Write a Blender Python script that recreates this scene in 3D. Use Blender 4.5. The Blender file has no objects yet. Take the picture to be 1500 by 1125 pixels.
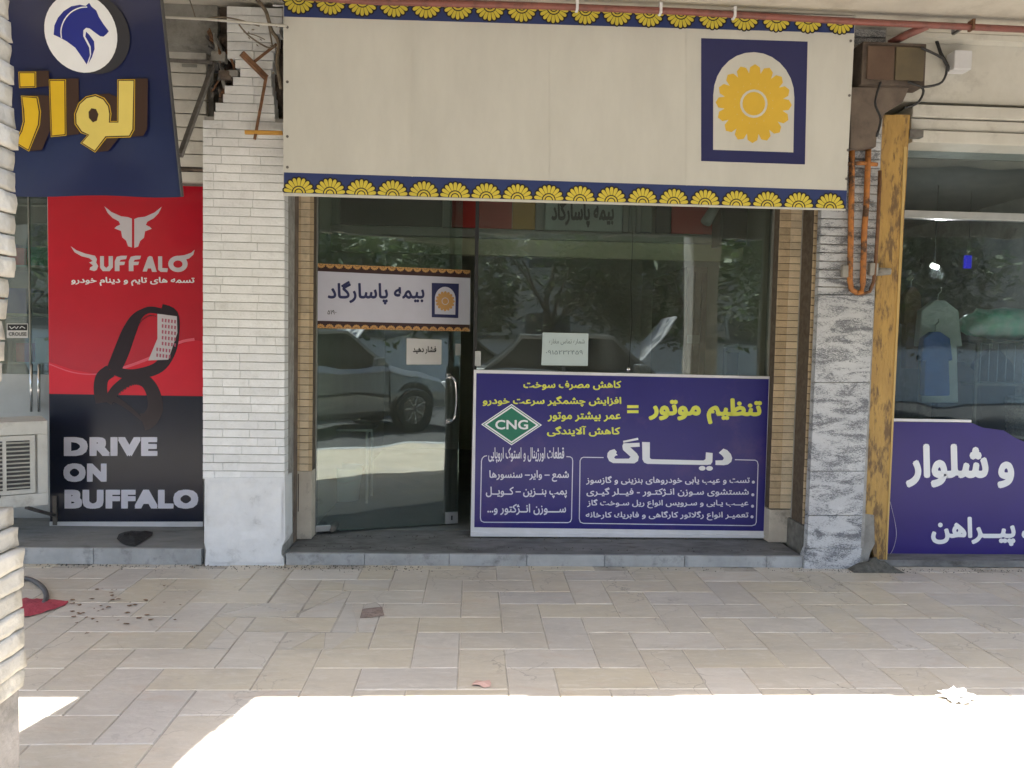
import bpy, bmesh, math, random
from mathutils import Vector, Matrix, Euler, noise
from mathutils.geometry import tessellate_polygon
R = math.radians
random.seed(7)
S = bpy.context.scene
C = S.collection

# ---------------------------------------------------------------- camera
CAM = Vector((0.0, -5.14, 1.5)); FPX = 1125.0
YAW, PITCH, ROLL = R(2.9), R(2.9), R(1.15)
cd = bpy.data.cameras.new('camera'); cam = bpy.data.objects.new('camera', cd); C.objects.link(cam)
cd.sensor_width = 36; cd.lens = 36*FPX/1500; cd.clip_end = 500; cd.clip_start = .05
ROT = Matrix.Rotation(-YAW, 3, 'Z') @ Matrix.Rotation(R(90)-PITCH, 3, 'X') @ Matrix.Rotation(ROLL, 3, 'Z')
cam.matrix_world = Matrix.Translation(CAM) @ ROT.to_4x4()
S.camera = cam
# ---------------------------------------------------------------- sky, sun, exposure
SUN_EL, SUN_AZ = R(66.4), R(195.3)
w = bpy.data.worlds.new('World'); S.world = w; w.use_nodes = True
nt = w.node_tree; bgn = nt.nodes['Background']
sk = nt.nodes.new('ShaderNodeTexSky'); sk.sky_type = 'NISHITA'; sk.sun_disc = False
sk.sun_elevation = SUN_EL; sk.sun_rotation = SUN_AZ; sk.dust_density = 2.5; sk.air_density = 1.2
nt.links.new(sk.outputs[0], bgn.inputs[0]); bgn.inputs[1].default_value = 0.15
sl = bpy.data.lights.new('sun', 'SUN'); sl.energy = 4.5; sl.angle = R(.5); sl.color = (1, .985, .965)
so = bpy.data.objects.new('sun', sl); C.objects.link(so)
sd = Vector((.263*math.cos(SUN_EL), .965*math.cos(SUN_EL), -math.sin(SUN_EL)))
so.rotation_euler = sd.to_track_quat('-Z', 'Y').to_euler(); so.location = (-3, -9, 12)
S.view_settings.view_transform = 'Standard'; S.view_settings.look = 'None'
S.view_settings.gamma = 1; S.view_settings.exposure = 2.06
S.cycles.max_bounces = 8; S.cycles.diffuse_bounces = 5; S.cycles.transparent_max_bounces = 12
S.cycles.use_denoising = True

# ---------------------------------------------------------------- geometry helpers
def ray(px, py):
    return ROT @ Vector(((px-750)/FPX, -(py-562.5)/FPX, -1))
def W(px, py, Y):                       # pixel of the photo -> point on the plane y = Y
    d = ray(px, py); t = (Y-CAM.y)/d.y
    return CAM + d*t
def G(px, py, z=0):                     # pixel of the photo -> point on the level z
    d = ray(px, py); t = (z-CAM.z)/d.z
    return CAM + d*t
class Frame:                            # a flat board: origin, right, up, outward normal
    def __init__(s, O, U, N):
        s.O = Vector(O); s.U = Vector(U).normalized(); s.N = Vector(N).normalized(); s.V = Vector((0, 0, 1))
        s.V = s.N.cross(s.U).normalized()
        if s.V.z < 0: s.V = -s.V
    def p(s, u, v, n=0): return s.O + s.U*u + s.V*v + s.N*n
    def uv(s, px, py):
        d = ray(px, py); t = (s.O-CAM).dot(s.N)/d.dot(s.N); q = CAM + d*t - s.O
        return (q.dot(s.U), q.dot(s.V))
def facade(Y): return Frame((0, Y, 0), (1, 0, 0), (0, -1, 0))

class MB:
    def __init__(s): s.v = []; s.f = []; s.m = []
    def quad(s, pts, m=0):
        b = len(s.v); s.v += [tuple(p) for p in pts]; s.f.append(tuple(range(b, b+len(pts)))); s.m.append(m); return s
    def box(s, x0, x1, y0, y1, z0, z1, m=0, M=None):
        b = len(s.v)
        P = [Vector((x, y, z)) for z in (z0, z1) for y in (y0, y1) for x in (x0, x1)]
        if M: P = [M @ p for p in P]
        s.v += [tuple(p) for p in P]
        for q in ((0,2,3,1),(4,5,7,6),(0,1,5,4),(2,6,7,3),(0,4,6,2),(1,3,7,5)):
            s.f.append(tuple(b+i for i in q)); s.m.append(m)
        return s
    def fbox(s, F, u0, u1, v0, v1, n0, n1, m=0):
        b = len(s.v); s.v += [tuple(F.p(u, v, n)) for n in (n0, n1) for v in (v0, v1) for u in (u0, u1)]
        for q in ((0,2,3,1),(4,5,7,6),(0,1,5,4),(2,6,7,3),(0,4,6,2),(1,3,7,5)):
            s.f.append(tuple(b+i for i in q)); s.m.append(m)
        return s
    def bar(s, a, b_, t, m=0, t2=None):
        a = Vector(a); b_ = Vector(b_); d = (b_-a); L = d.length; q = d.to_track_quat('Z', 'Y').to_matrix().to_4x4()
        t2 = t2 or t
        return s.box(-t/2, t/2, -t2/2, t2/2, 0, L, m, Matrix.Translation(a) @ q)
    def tube(s, pts, r, m=0, n=8, cap=True):
        pts = [Vector(p) for p in pts]; rings = []
        up = Vector((0.13, .21, 1)).normalized()
        for i, p in enumerate(pts):
            t = (pts[min(i+1, len(pts)-1)] - pts[max(i-1, 0)]).normalized()
            x = t.cross(up)
            if x.length < .05: x = t.cross(Vector((1, 0, 0)))
            x.normalize(); y = t.cross(x)
            rr = r[i] if isinstance(r, (list, tuple)) else r
            b = len(s.v); rings.append(b)
            s.v += [tuple(p + x*rr*math.cos(a*2*math.pi/n) + y*rr*math.sin(a*2*math.pi/n)) for a in range(n)]
        for i in range(len(rings)-1):
            for a in range(n):
                c = (a+1) % n
                s.f.append((rings[i]+a, rings[i]+c, rings[i+1]+c, rings[i+1]+a)); s.m.append(m)
        if cap:
            s.f.append(tuple(rings[0]+a for a in range(n))[::-1]); s.m.append(m)
            s.f.append(tuple(rings[-1]+a for a in range(n))); s.m.append(m)
        return s
    def lathe(s, O, prof, m=0, n=20, axis='Z'):
        rings = []
        for (r, h) in prof:
            rings.append(len(s.v))
            for a in range(n):
                c, k = math.cos(a*2*math.pi/n)*r, math.sin(a*2*math.pi/n)*r
                q = Vector((c, k, h)) if axis == 'Z' else Vector((c, h, k)) if axis == 'Y' else Vector((h, c, k))
                s.v.append(tuple(Vector(O)+q))
        for i in range(len(rings)-1):
            for a in range(n):
                c = (a+1) % n
                s.f.append((rings[i]+a, rings[i]+c, rings[i+1]+c, rings[i+1]+a)); s.m.append(m)
        return s
    def flat(s, F, pts, n=0, m=0, th=0, holes=()):     # printed or cut shape on a board; th gives it thickness
        loops = [list(pts)] + [list(h) for h in holes]
        tris = tessellate_polygon([[Vector((u, v, 0)) for u, v in L] for L in loops])
        allp = [p for L in loops for p in L]; b = len(s.v)
        s.v += [tuple(F.p(u, v, n)) for u, v in allp]
        for t in tris:
            a, c, d = (allp[i] for i in t)
            cr = (c[0]-a[0])*(d[1]-a[1])-(c[1]-a[1])*(d[0]-a[0])
            if abs(cr) < 1e-12: continue
            t = t if cr > 0 else t[::-1]
            s.f.append(tuple(b+i for i in t)); s.m.append(m)
        if th:
            o = len(s.v); s.v += [tuple(F.p(u, v, n-th)) for u, v in allp]; k = 0
            for L in loops:
                for i in range(len(L)):
                    j = (i+1) % len(L); s.f.append((b+k+i, o+k+i, o+k+j, b+k+j)); s.m.append(m)
                k += len(L)
            for t in tris:
                s.f.append(tuple(o+i for i in t[::-1])); s.m.append(m)
        return s
    def build(s, name, mats, parent=None, smooth=False, bevel=0, recalc=True):
        mats = mats if isinstance(mats, (list, tuple)) else [mats]
        me = bpy.data.meshes.new(name)
        off = parent.location if parent is not None else Vector((0, 0, 0))
        p = parent
        while p is not None and p.parent is not None:
            p = p.parent; off = off + p.location
        me.from_pydata([tuple(Vector(v)-off) for v in s.v], [], s.f)
        for q in mats: me.materials.append(q)
        me.polygons.foreach_set('material_index', s.m)
        if recalc or bevel:
            bm = bmesh.new(); bm.from_mesh(me)
            if recalc: bmesh.ops.recalc_face_normals(bm, faces=bm.faces)
            if bevel:
                es = [e for e in bm.edges if len(e.link_faces) == 2 and e.calc_face_angle(0) > .6]
                bmesh.ops.bevel(bm, geom=es, offset=bevel, segments=2, affect='EDGES', profile=.6)
            bm.to_mesh(me); bm.free()
        if smooth:
            me.polygons.foreach_set('use_smooth', [True]*len(me.polygons))
        o = bpy.data.objects.new(name, me); C.objects.link(o); o.parent = parent
        return o
def tag(o, label=None, cat=None, group=None, kind=None):
    if label: o['label'] = label
    if cat: o['category'] = cat
    if group: o['group'] = group
    if kind: o['kind'] = kind
    return o
def thing(name, label, cat, loc=(0, 0, 0), group=None):
    o = bpy.data.objects.new(name, None); C.objects.link(o); o.location = loc; o.empty_display_size = .1
    return tag(o, label, cat, group)
def copy_tree(o, parent=None):
    c = o.copy(); C.objects.link(c); c.parent = parent
    for ch in list(o.children): copy_tree(ch, c)
    return c

# ---------------------------------------------------------------- materials
def srgb(r, g, b):
    f = lambda x: (x/255/12.92) if x/255 <= .04045 else ((x/255+.055)/1.055)**2.4
    return (f(r), f(g), f(b), 1)
def mat(name, col, col2=None, scale=4, rough=.6, bump=0, bscale=40, metal=0, rnd=0, dirt=0, dscale=3, dcol=(.03, .027, .022, 1), stretch=(1, 1, 1), spec=.5, coat=0, dlo=.52, dhi=.7, trans=0, detail=6, hue=0):
    m = bpy.data.materials.new(name); m.use_nodes = True; t = m.node_tree; N = t.nodes; L = t.links
    b = N['Principled BSDF']; b.inputs['Roughness'].default_value = rough; b.inputs['Metallic'].default_value = metal
    b.inputs['Specular IOR Level'].default_value = spec
    if coat: b.inputs['Coat Weight'].default_value = coat; b.inputs['Coat Roughness'].default_value = .12
    geo = N.new('ShaderNodeNewGeometry'); mp = N.new('ShaderNodeMapping'); L.new(geo.outputs['Position'], mp.inputs[0])
    mp.inputs['Scale'].default_value = stretch
    cur = None
    if col2:
        n = N.new('ShaderNodeTexNoise'); n.inputs['Scale'].default_value = scale; n.inputs['Detail'].default_value = detail; n.inputs['Roughness'].default_value = .65
        L.new(mp.outputs[0], n.inputs[0])
        r = N.new('ShaderNodeMapRange'); r.inputs[1].default_value = .35; r.inputs[2].default_value = .65; L.new(n.outputs[0], r.inputs[0])
        x = N.new('ShaderNodeMix'); x.data_type = 'RGBA'; x.inputs[6].default_value = col; x.inputs[7].default_value = col2
        L.new(r.outputs[0], x.inputs[0]); cur = x.outputs[2]
    if rnd:
        oi = N.new('ShaderNodeObjectInfo'); r = N.new('ShaderNodeMapRange'); r.inputs[3].default_value = 1-rnd; r.inputs[4].default_value = 1+rnd
        L.new(oi.outputs['Random'], r.inputs[0])
        h = N.new('ShaderNodeHueSaturation'); L.new(r.outputs[0], h.inputs['Value'])
        if cur: L.new(cur, h.inputs['Color'])
        else: h.inputs['Color'].default_value = col
        if hue:
            ml = N.new('ShaderNodeMath'); ml.operation = 'MULTIPLY'; ml.inputs[1].default_value = 7.31; L.new(oi.outputs['Random'], ml.inputs[0])
            fc_ = N.new('ShaderNodeMath'); fc_.operation = 'FRACT'; L.new(ml.outputs[0], fc_.inputs[0])
            r2 = N.new('ShaderNodeMapRange'); r2.inputs[3].default_value = .5-hue; r2.inputs[4].default_value = .5+hue; L.new(fc_.outputs[0], r2.inputs[0]); L.new(r2.outputs[0], h.inputs['Hue'])
            r3 = N.new('ShaderNodeMapRange'); r3.inputs[3].default_value = .75; r3.inputs[4].default_value = 1.3; L.new(fc_.outputs[0], r3.inputs[0]); L.new(r3.outputs[0], h.inputs['Saturation'])
        cur = h.outputs[0]
    if dirt:
        n = N.new('ShaderNodeTexNoise'); n.inputs['Scale'].default_value = dscale; n.inputs['Detail'].default_value = 9; n.inputs['Roughness'].default_value = .72
        L.new(mp.outputs[0], n.inputs[0])
        r = N.new('ShaderNodeMapRange'); r.inputs[1].default_value = dlo; r.inputs[2].default_value = dhi; r.inputs[4].default_value = dirt; L.new(n.outputs[0], r.inputs[0])
        x = N.new('ShaderNodeMix'); x.data_type = 'RGBA'; x.inputs[7].default_value = dcol; L.new(r.outputs[0], x.inputs[0])
        if cur: L.new(cur, x.inputs[6])
        else: x.inputs[6].default_value = col
        cur = x.outputs[2]
    if cur: L.new(cur, b.inputs['Base Color'])
    else: b.inputs['Base Color'].default_value = col
    if bump:
        n = N.new('ShaderNodeTexNoise'); n.inputs['Scale'].default_value = bscale; n.inputs['Detail'].default_value = 8
        L.new(mp.outputs[0], n.inputs[0]); bp = N.new('ShaderNodeBump'); bp.inputs['Strength'].default_value = bump; bp.inputs['Distance'].default_value = .01
        L.new(n.outputs[0], bp.inputs['Height']); L.new(bp.outputs[0], b.inputs['Normal'])
    if trans:
        tr = N.new('ShaderNodeBsdfTranslucent'); ms = N.new('ShaderNodeMixShader'); ms.inputs[0].default_value = trans
        if cur: L.new(cur, tr.inputs[0])
        else: tr.inputs[0].default_value = col
        L.new(b.outputs[0], ms.inputs[1]); L.new(tr.outputs[0], ms.inputs[2]); L.new(ms.outputs[0], N['Material Output'].inputs[0])
    return m
def glassmat(name, tint=(.86, .92, .9, 1), refl=1.0, ior=1.55, haze=.035):
    m = bpy.data.materials.new(name); m.use_nodes = True; t = m.node_tree; N = t.nodes; L = t.links
    N.remove(N['Principled BSDF']); tr = N.new('ShaderNodeBsdfTransparent'); tr.inputs[0].default_value = tint
    gl = N.new('ShaderNodeBsdfGlossy'); gl.inputs['Roughness'].default_value = 0.0; gl.inputs[0].default_value = (.95, 1, .98, 1)
    fr = N.new('ShaderNodeFresnel'); fr.inputs[0].default_value = ior; mu = N.new('ShaderNodeMath'); mu.operation = 'MULTIPLY'; mu.inputs[1].default_value = refl
    L.new(fr.outputs[0], mu.inputs[0]); ms = N.new('ShaderNodeMixShader'); L.new(mu.outputs[0], ms.inputs[0])
    L.new(tr.outputs[0], ms.inputs[1]); L.new(gl.outputs[0], ms.inputs[2])
    df = N.new('ShaderNodeBsdfDiffuse'); df.inputs[0].default_value = (.62, .62, .56, 1); m2 = N.new('ShaderNodeMixShader')  # pale diffuse mix that imitates a hazy veil over the panes
    geo = N.new('ShaderNodeNewGeometry'); mp = N.new('ShaderNodeMapping'); mp.inputs['Scale'].default_value = (1.4, 1.4, .6); n = N.new('ShaderNodeTexNoise'); n.inputs['Scale'].default_value = 5; n.inputs['Detail'].default_value = 9; n.inputs['Roughness'].default_value = .7
    L.new(geo.outputs['Position'], mp.inputs[0]); L.new(mp.outputs[0], n.inputs[0]); r = N.new('ShaderNodeMapRange'); r.inputs[1].default_value = .3; r.inputs[2].default_value = .75; r.inputs[3].default_value = haze*.5; r.inputs[4].default_value = haze*1.6
    L.new(n.outputs[0], r.inputs[0]); L.new(r.outputs[0], m2.inputs[0]); L.new(ms.outputs[0], m2.inputs[1]); L.new(df.outputs[0], m2.inputs[2]); L.new(m2.outputs[0], N['Material Output'].inputs[0])
    # panes are never perfectly flat
    w_ = N.new('ShaderNodeTexNoise'); w_.inputs['Scale'].default_value = 2.2; w_.inputs['Detail'].default_value = 1; L.new(geo.outputs['Position'], w_.inputs[0])
    bp = N.new('ShaderNodeBump'); bp.inputs['Strength'].default_value = .12; bp.inputs['Distance'].default_value = .02; L.new(w_.outputs[0], bp.inputs['Height']); L.new(bp.outputs[0], gl.inputs['Normal'])
    return m
WHITEB = mat('white_painted_brick', (.83, .84, .84, 1), (.75, .76, .75, 1), scale=9, rough=.6, bump=.5, bscale=60, rnd=.05, dirt=.45, dscale=5, dcol=(.33, .31, .27, 1), dlo=.55, dhi=.8)
MORTAR = mat('grimy_mortar', (.26, .25, .23, 1), (.42, .41, .38, 1), scale=14, rough=.9, bump=.5)
WPLAST = mat('white_plaster', (.80, .81, .81, 1), (.72, .73, .73, 1), scale=6, rough=.7, bump=.7, bscale=18, dirt=.6, dscale=6, dcol=(.28, .28, .26, 1), dlo=.58, dhi=.78)
TANB = mat('tan_brick', (.60, .46, .29, 1), (.52, .40, .25, 1), scale=12, rough=.75, bump=.4, bscale=90, rnd=.16, dirt=.3, dscale=9)
TANL = mat('light_tan_brick', (.72, .60, .42, 1), (.66, .54, .37, 1), scale=12, rough=.75, bump=.4, bscale=90, rnd=.12, dirt=.25, dscale=9)
TANM = mat('dark_mortar', (.09, .065, .045, 1), (.14, .11, .08, 1), scale=20, rough=.95)
TANP = mat('tan_plaster', (.62, .56, .46, 1), (.54, .48, .39, 1), scale=5, rough=.8, bump=.4, dirt=.5, dscale=7)
TILE = mat('stone_tile', (.57, .51, .42, 1), (.50, .445, .365, 1), scale=1.1, rough=.36, bump=.18, bscale=22, rnd=.055, dirt=.5, dscale=2.6, dcol=(.36, .33, .28, 1), spec=.5, detail=10, stretch=(1, 1.7, 1), hue=.006)
def add_stains(m):
    t = m.node_tree; N = t.nodes; L = t.links; b = N['Principled BSDF']
    geo = N.new('ShaderNodeNewGeometry'); mp = N.new('ShaderNodeMapping'); mp.inputs['Scale'].default_value = (1, 3.2, 1); mp.inputs['Rotation'].default_value = (0, 0, .5); L.new(geo.outputs['Position'], mp.inputs[0])
    src = b.inputs['Base Color'].links[0].from_socket
    for (sc_, lo, hi, am, col) in ((9, .50, .66, .5, (.66, .61, .54, 1)), (3.1, .56, .66, .32, (.50, .36, .25, 1)), (26, .60, .70, .5, (.30, .25, .20, 1)), (.7, .48, .62, .30, (.38, .35, .31, 1))):
        n = N.new('ShaderNodeTexNoise'); n.inputs['Scale'].default_value = sc_; n.inputs['Detail'].default_value = 9; n.inputs['Roughness'].default_value = .7; n.inputs['Distortion'].default_value = .9; L.new(mp.outputs[0], n.inputs[0])
        r = N.new('ShaderNodeMapRange'); r.inputs[1].default_value = lo; r.inputs[2].default_value = hi; r.inputs[4].default_value = am; L.new(n.outputs[0], r.inputs[0])
        x = N.new('ShaderNodeMix'); x.data_type = 'RGBA'; x.inputs[7].default_value = col; L.new(r.outputs[0], x.inputs[0]); L.new(src, x.inputs[6]); src = x.outputs[2]
    dn = N.new('ShaderNodeTexNoise'); dn.inputs['Scale'].default_value = 6; dn.inputs['Detail'].default_value = 5; L.new(geo.outputs['Position'], dn.inputs[0])
    ma = N.new('ShaderNodeMix'); ma.data_type = 'RGBA'; ma.blend_type = 'ADD'; ma.inputs[0].default_value = .28; L.new(geo.outputs['Position'], ma.inputs[6]); L.new(dn.outputs['Color'], ma.inputs[7])
    vo = N.new('ShaderNodeTexVoronoi'); vo.feature = 'DISTANCE_TO_EDGE'; vo.inputs['Scale'].default_value = 2.6; L.new(ma.outputs[2], vo.inputs[0])
    r1 = N.new('ShaderNodeMapRange'); r1.inputs[1].default_value = 0; r1.inputs[2].default_value = .011; r1.inputs[3].default_value = 1; r1.inputs[4].default_value = 0; L.new(vo.outputs[0], r1.inputs[0])
    mk = N.new('ShaderNodeTexNoise'); mk.inputs['Scale'].default_value = 1.3; mk.inputs['Detail'].default_value = 4; L.new(geo.outputs['Position'], mk.inputs[0])
    r2 = N.new('ShaderNodeMapRange'); r2.inputs[1].default_value = .50; r2.inputs[2].default_value = .62; r2.inputs[4].default_value = .75; L.new(mk.outputs[0], r2.inputs[0])
    mm = N.new('ShaderNodeMath'); mm.operation = 'MULTIPLY'; L.new(r1.outputs[0], mm.inputs[0]); L.new(r2.outputs[0], mm.inputs[1])
    xk = N.new('ShaderNodeMix'); xk.data_type = 'RGBA'; xk.inputs[7].default_value = (.16, .13, .10, 1); L.new(mm.outputs[0], xk.inputs[0]); L.new(src, xk.inputs[6]); src = xk.outputs[2]
    L.new(src, b.inputs['Base Color'])
    r = N.new('ShaderNodeMapRange'); r.inputs[3].default_value = .28; r.inputs[4].default_value = .55; L.new(n.outputs[0], r.inputs[0]); L.new(r.outputs[0], b.inputs['Roughness'])
add_stains(TILE)
GROUT = mat('dirty_grout', (.30, .27, .23, 1), (.54, .49, .42, 1), scale=5, rough=.95, bump=.4)
STEPM = mat('grey_step_stone', (.22, .22, .215, 1), (.11, .11, .11, 1), scale=6, rough=.6, bump=.5, dirt=.8, dscale=9, stretch=(.6, 1.5, 1))
STEPF = mat('pale_step_edge', (.42, .43, .43, 1), (.32, .33, .33, 1), scale=5, rough=.6, bump=.3, dirt=.5, dscale=9, rnd=.1)
CREAM = mat('cream_painted_metal', (.62, .60, .54, 1), (.54, .52, .46, 1), scale=3, rough=.55, bump=.15, dirt=.45, dscale=4, dcol=(.22, .2, .17, 1))
CEIL = mat('ceiling_plaster', (.62, .58, .50, 1), (.52, .48, .41, 1), scale=2, rough=.85, bump=.3, dirt=.4, dscale=2.4, dcol=(.25, .21, .16, 1))
CONC = mat('stained_concrete', (.33, .32, .29, 1), (.22, .21, .19, 1), scale=5, rough=.9, bump=.6, dirt=.6, dscale=4)
SOOT = mat('dark_broken_brick', (.07, .055, .045, 1), (.18, .14, .11, 1), scale=14, rough=.95, bump=1, bscale=30)
OCHRE = mat('ochre_paint', (.50, .31, .085, 1), (.40, .24, .07, 1), scale=7, rough=.6, bump=.8, bscale=35, dirt=.85, dscale=11, dcol=(.11, .065, .035, 1), dlo=.50, dhi=.60, stretch=(1.8, 1, .5))
def marble():
    m = mat('speckled_marble', (.56, .57, .58, 1), (.44, .45, .47, 1), scale=3, rough=.45, bump=.3, bscale=60)
    t = m.node_tree; N = t.nodes; L = t.links; b = N['Principled BSDF']
    geo = N.new('ShaderNodeNewGeometry'); mp = N.new('ShaderNodeMapping'); mp.inputs['Scale'].default_value = (.7, 1, 2.1); mp.inputs['Rotation'].default_value = (0, .35, 0); L.new(geo.outputs['Position'], mp.inputs[0])
    a = N.new('ShaderNodeTexNoise'); a.inputs['Scale'].default_value = 105; a.inputs['Detail'].default_value = 2; a.inputs['Roughness'].default_value = .8; a.inputs['Distortion'].default_value = .8; L.new(mp.outputs[0], a.inputs[0])
    c = N.new('ShaderNodeTexNoise'); c.inputs['Scale'].default_value = 5.5; c.inputs['Detail'].default_value = 3; c.inputs['Distortion'].default_value = 1.2; L.new(mp.outputs[0], c.inputs[0])
    ad = N.new('ShaderNodeMath'); ad.operation = 'ADD'; L.new(a.outputs[0], ad.inputs[0]); L.new(c.outputs[0], ad.inputs[1])
    r = N.new('ShaderNodeMapRange'); r.inputs[1].default_value = .98; r.inputs[2].default_value = 1.13; r.inputs[4].default_value = .82; L.new(ad.outputs[0], r.inputs[0])
    x = N.new('ShaderNodeMix'); x.data_type = 'RGBA'; x.inputs[7].default_value = (.065, .07, .085, 1)
    src = b.inputs['Base Color'].links[0].from_socket
    L.new(src, x.inputs[6]); L.new(r.outputs[0], x.inputs[0]); L.new(x.outputs[2], b.inputs['Base Color'])
    return m
MARB = marble()
RUST = mat('rusty_iron', (.13, .065, .035, 1), (.24, .12, .06, 1), scale=25, rough=.8, bump=.4, metal=.2)
ORUST = mat('orange_rust_paint', (.50, .19, .04, 1), (.30, .12, .04, 1), scale=16, rough=.7, bump=.6, dirt=.85, dscale=11, dlo=.5, dhi=.6)
ORNG = mat('orange_paint', (.62, .33, .06, 1), (.5, .26, .05, 1), scale=16, rough=.6)
GREYM = mat('grey_steel', (.20, .19, .18, 1), (.13, .12, .11, 1), scale=20, rough=.5, metal=.5)
ALU = mat('brushed_aluminium', (.52, .53, .52, 1), (.45, .46, .45, 1), scale=10, rough=.38, metal=.6)
ALUD = mat('dull_aluminium_frame', (.30, .30, .27, 1), (.25, .25, .22, 1), scale=10, rough=.5, metal=.3)
CHROME = mat('chrome', (.72, .72, .72, 1), rough=.15, metal=1)
BLACK = mat('black_plastic', (.018, .018, .02, 1), (.03, .03, .03, 1), rough=.5)
DARK = mat('dark_grey_metal', (.045, .045, .05, 1), (.07, .07, .07, 1), rough=.5)
PIPE = mat('maroon_pipe_paint', (.27, .09, .07, 1), (.19, .07, .055, 1), scale=9, rough=.5, bump=.2, dirt=.5, dscale=12)
PVC = mat('white_frame', (.76, .76, .79, 1), (.66, .66, .67, 1), rough=.45)
ACW = mat('air_cooler_white', (.66, .66, .62, 1), (.56, .56, .52, 1), scale=5, rough=.5, dirt=.5, dscale=6, dcol=(.25, .22, .18, 1), bump=.1)
def pr(name, c, rough=.4, trans=0, **k):
    a = srgb(*c); d = tuple(x*.92 for x in a[:3])+(1,)
    return mat('print_'+name, a, d, scale=3, rough=rough, trans=trans, **k)
P_CREAM = pr('cream', (206, 205, 197), .5, dirt=.16, dscale=1.1, dcol=(.50, .47, .41, 1), bump=.35, bscale=1.6, stretch=(1.6, 1, .5))
P_BBLUE = pr('border_blue', (44, 60, 112), .5)
P_YEL = pr('rosette_yellow', (216, 198, 74), .5)
P_OUT = pr('outline_black', (36, 30, 40), .5)
P_GOLD = pr('emblem_gold', (222, 182, 62), .5)
P_NAVY = pr('navy', (24, 34, 78), .3, coat=.8, dirt=.35, dscale=1.6, dcol=(.025, .03, .06, 1), bump=.3, bscale=4)
P_LYEL = pr('letter_yellow', (224, 186, 40), .3, coat=.8)
P_LPALE = pr('letter_pale_yellow', (228, 208, 110), .3, coat=.8)
P_BROWN = pr('letter_brown', (64, 44, 34), .4)
P_WHITE = pr('white', (236, 238, 241), .4)
P_HORSE = pr('horse_blue', (40, 50, 140), .35)
P_SIDE = pr('disc_side', (52, 52, 58), .4)
P_RED = pr('red', (196, 30, 48), .26, coat=.6, bump=.4, bscale=2)
P_RED2 = pr('sheen_pink', (232, 104, 122), .24)
P_RED3 = pr('sheen_red', (222, 44, 62), .24)
P_BLK = pr('black', (28, 34, 52), .26)
P_BELT = pr('belt_black', (44, 32, 40), .3)
P_SILV = pr('silver', (206, 200, 206), .4)
P_LIL = pr('pale_lilac', (222, 223, 236), .4)
P_IND = pr('indigo', (42, 38, 118), .3, dirt=.28, dscale=2.2, dcol=(.16, .08, .20, 1), bump=.35, bscale=2.2)
P_IND2 = pr('deep_indigo', (48, 34, 116), .35, bump=.15, bscale=3)
P_LIME = pr('lime', (222, 226, 90), .4)
P_GREEN = pr('green', (20, 118, 92), .4)
P_PAPER = pr('paper', (190, 206, 208), .7)
P_PAPERW = pr('white_paper', (214, 214, 214), .7)
P_INK = pr('ink', (40, 42, 46), .7)
P_FINK = pr('faded_ink', (98, 116, 122), .8)
P_DNAVY = pr('emblem_navy', (40, 44, 92), .4)
P_ORG = pr('ornament_orange', (206, 158, 96), .4)
P_ORGD = pr('ornament_dark', (60, 34, 34), .4)
P_LAV = pr('lavender_white', (206, 206, 220), .4)
GLASS = glassmat('shop_glass', refl=2.0)
GLASS3 = glassmat('tinted_shop_glass', tint=(.80, .86, .86, 1), refl=.9, haze=.02)
GLASS2 = glassmat('door_glass', tint=(.84, .92, .89, 1), refl=2.3)
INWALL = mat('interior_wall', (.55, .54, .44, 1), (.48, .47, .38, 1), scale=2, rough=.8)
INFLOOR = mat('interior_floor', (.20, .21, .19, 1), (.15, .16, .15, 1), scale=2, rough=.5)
WOOD = mat('dark_wood', (.10, .06, .035, 1), (.06, .036, .02, 1), scale=6, rough=.5, stretch=(6, 6, 1))
ASPH = mat('asphalt', (.055, .055, .055, 1), (.04, .04, .04, 1), scale=6, rough=.9, bump=.4)

# ---------------------------------------------------------------- lettering
FM = dict(zip('اآبپتثجچحخدذرزژسشصضطظعغفقکكگلمنوهی', 'FE8D FE81 FE8F FB56 FE95 FE99 FE9D FB7A FEA1 FEA5 FEA9 FEAB FEAD FEAF FB8A FEB1 FEB5 FEB9 FEBD FEC1 FEC5 FEC9 FECD FED1 FED5 FB8E FED9 FB92 FEDD FEE1 FEE5 FEED FEE9 FBFC'.split()))
def shape(s):
    Rn = 'اآدذرزژو'; out = []; j = lambda c: c in FM or c == 'ـ'; n = len(s); i = 0
    while i < n:
        c = s[i]
        if c not in FM: out.append(c); i += 1; continue
        p = i > 0 and j(s[i-1]) and s[i-1] not in Rn
        if c == 'ل' and i+1 < n and s[i+1] in 'اآ':
            out.append(chr((0xFEFB if s[i+1] == 'ا' else 0xFEF5)+(1 if p else 0))); i += 2; continue
        nx = i+1 < n and j(s[i+1]) and c not in Rn
        out.append(chr(int(FM[c], 16)+(3 if p and nx else 2 if nx else 1 if p else 0))); i += 1
    return ''.join(reversed(out))
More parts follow.
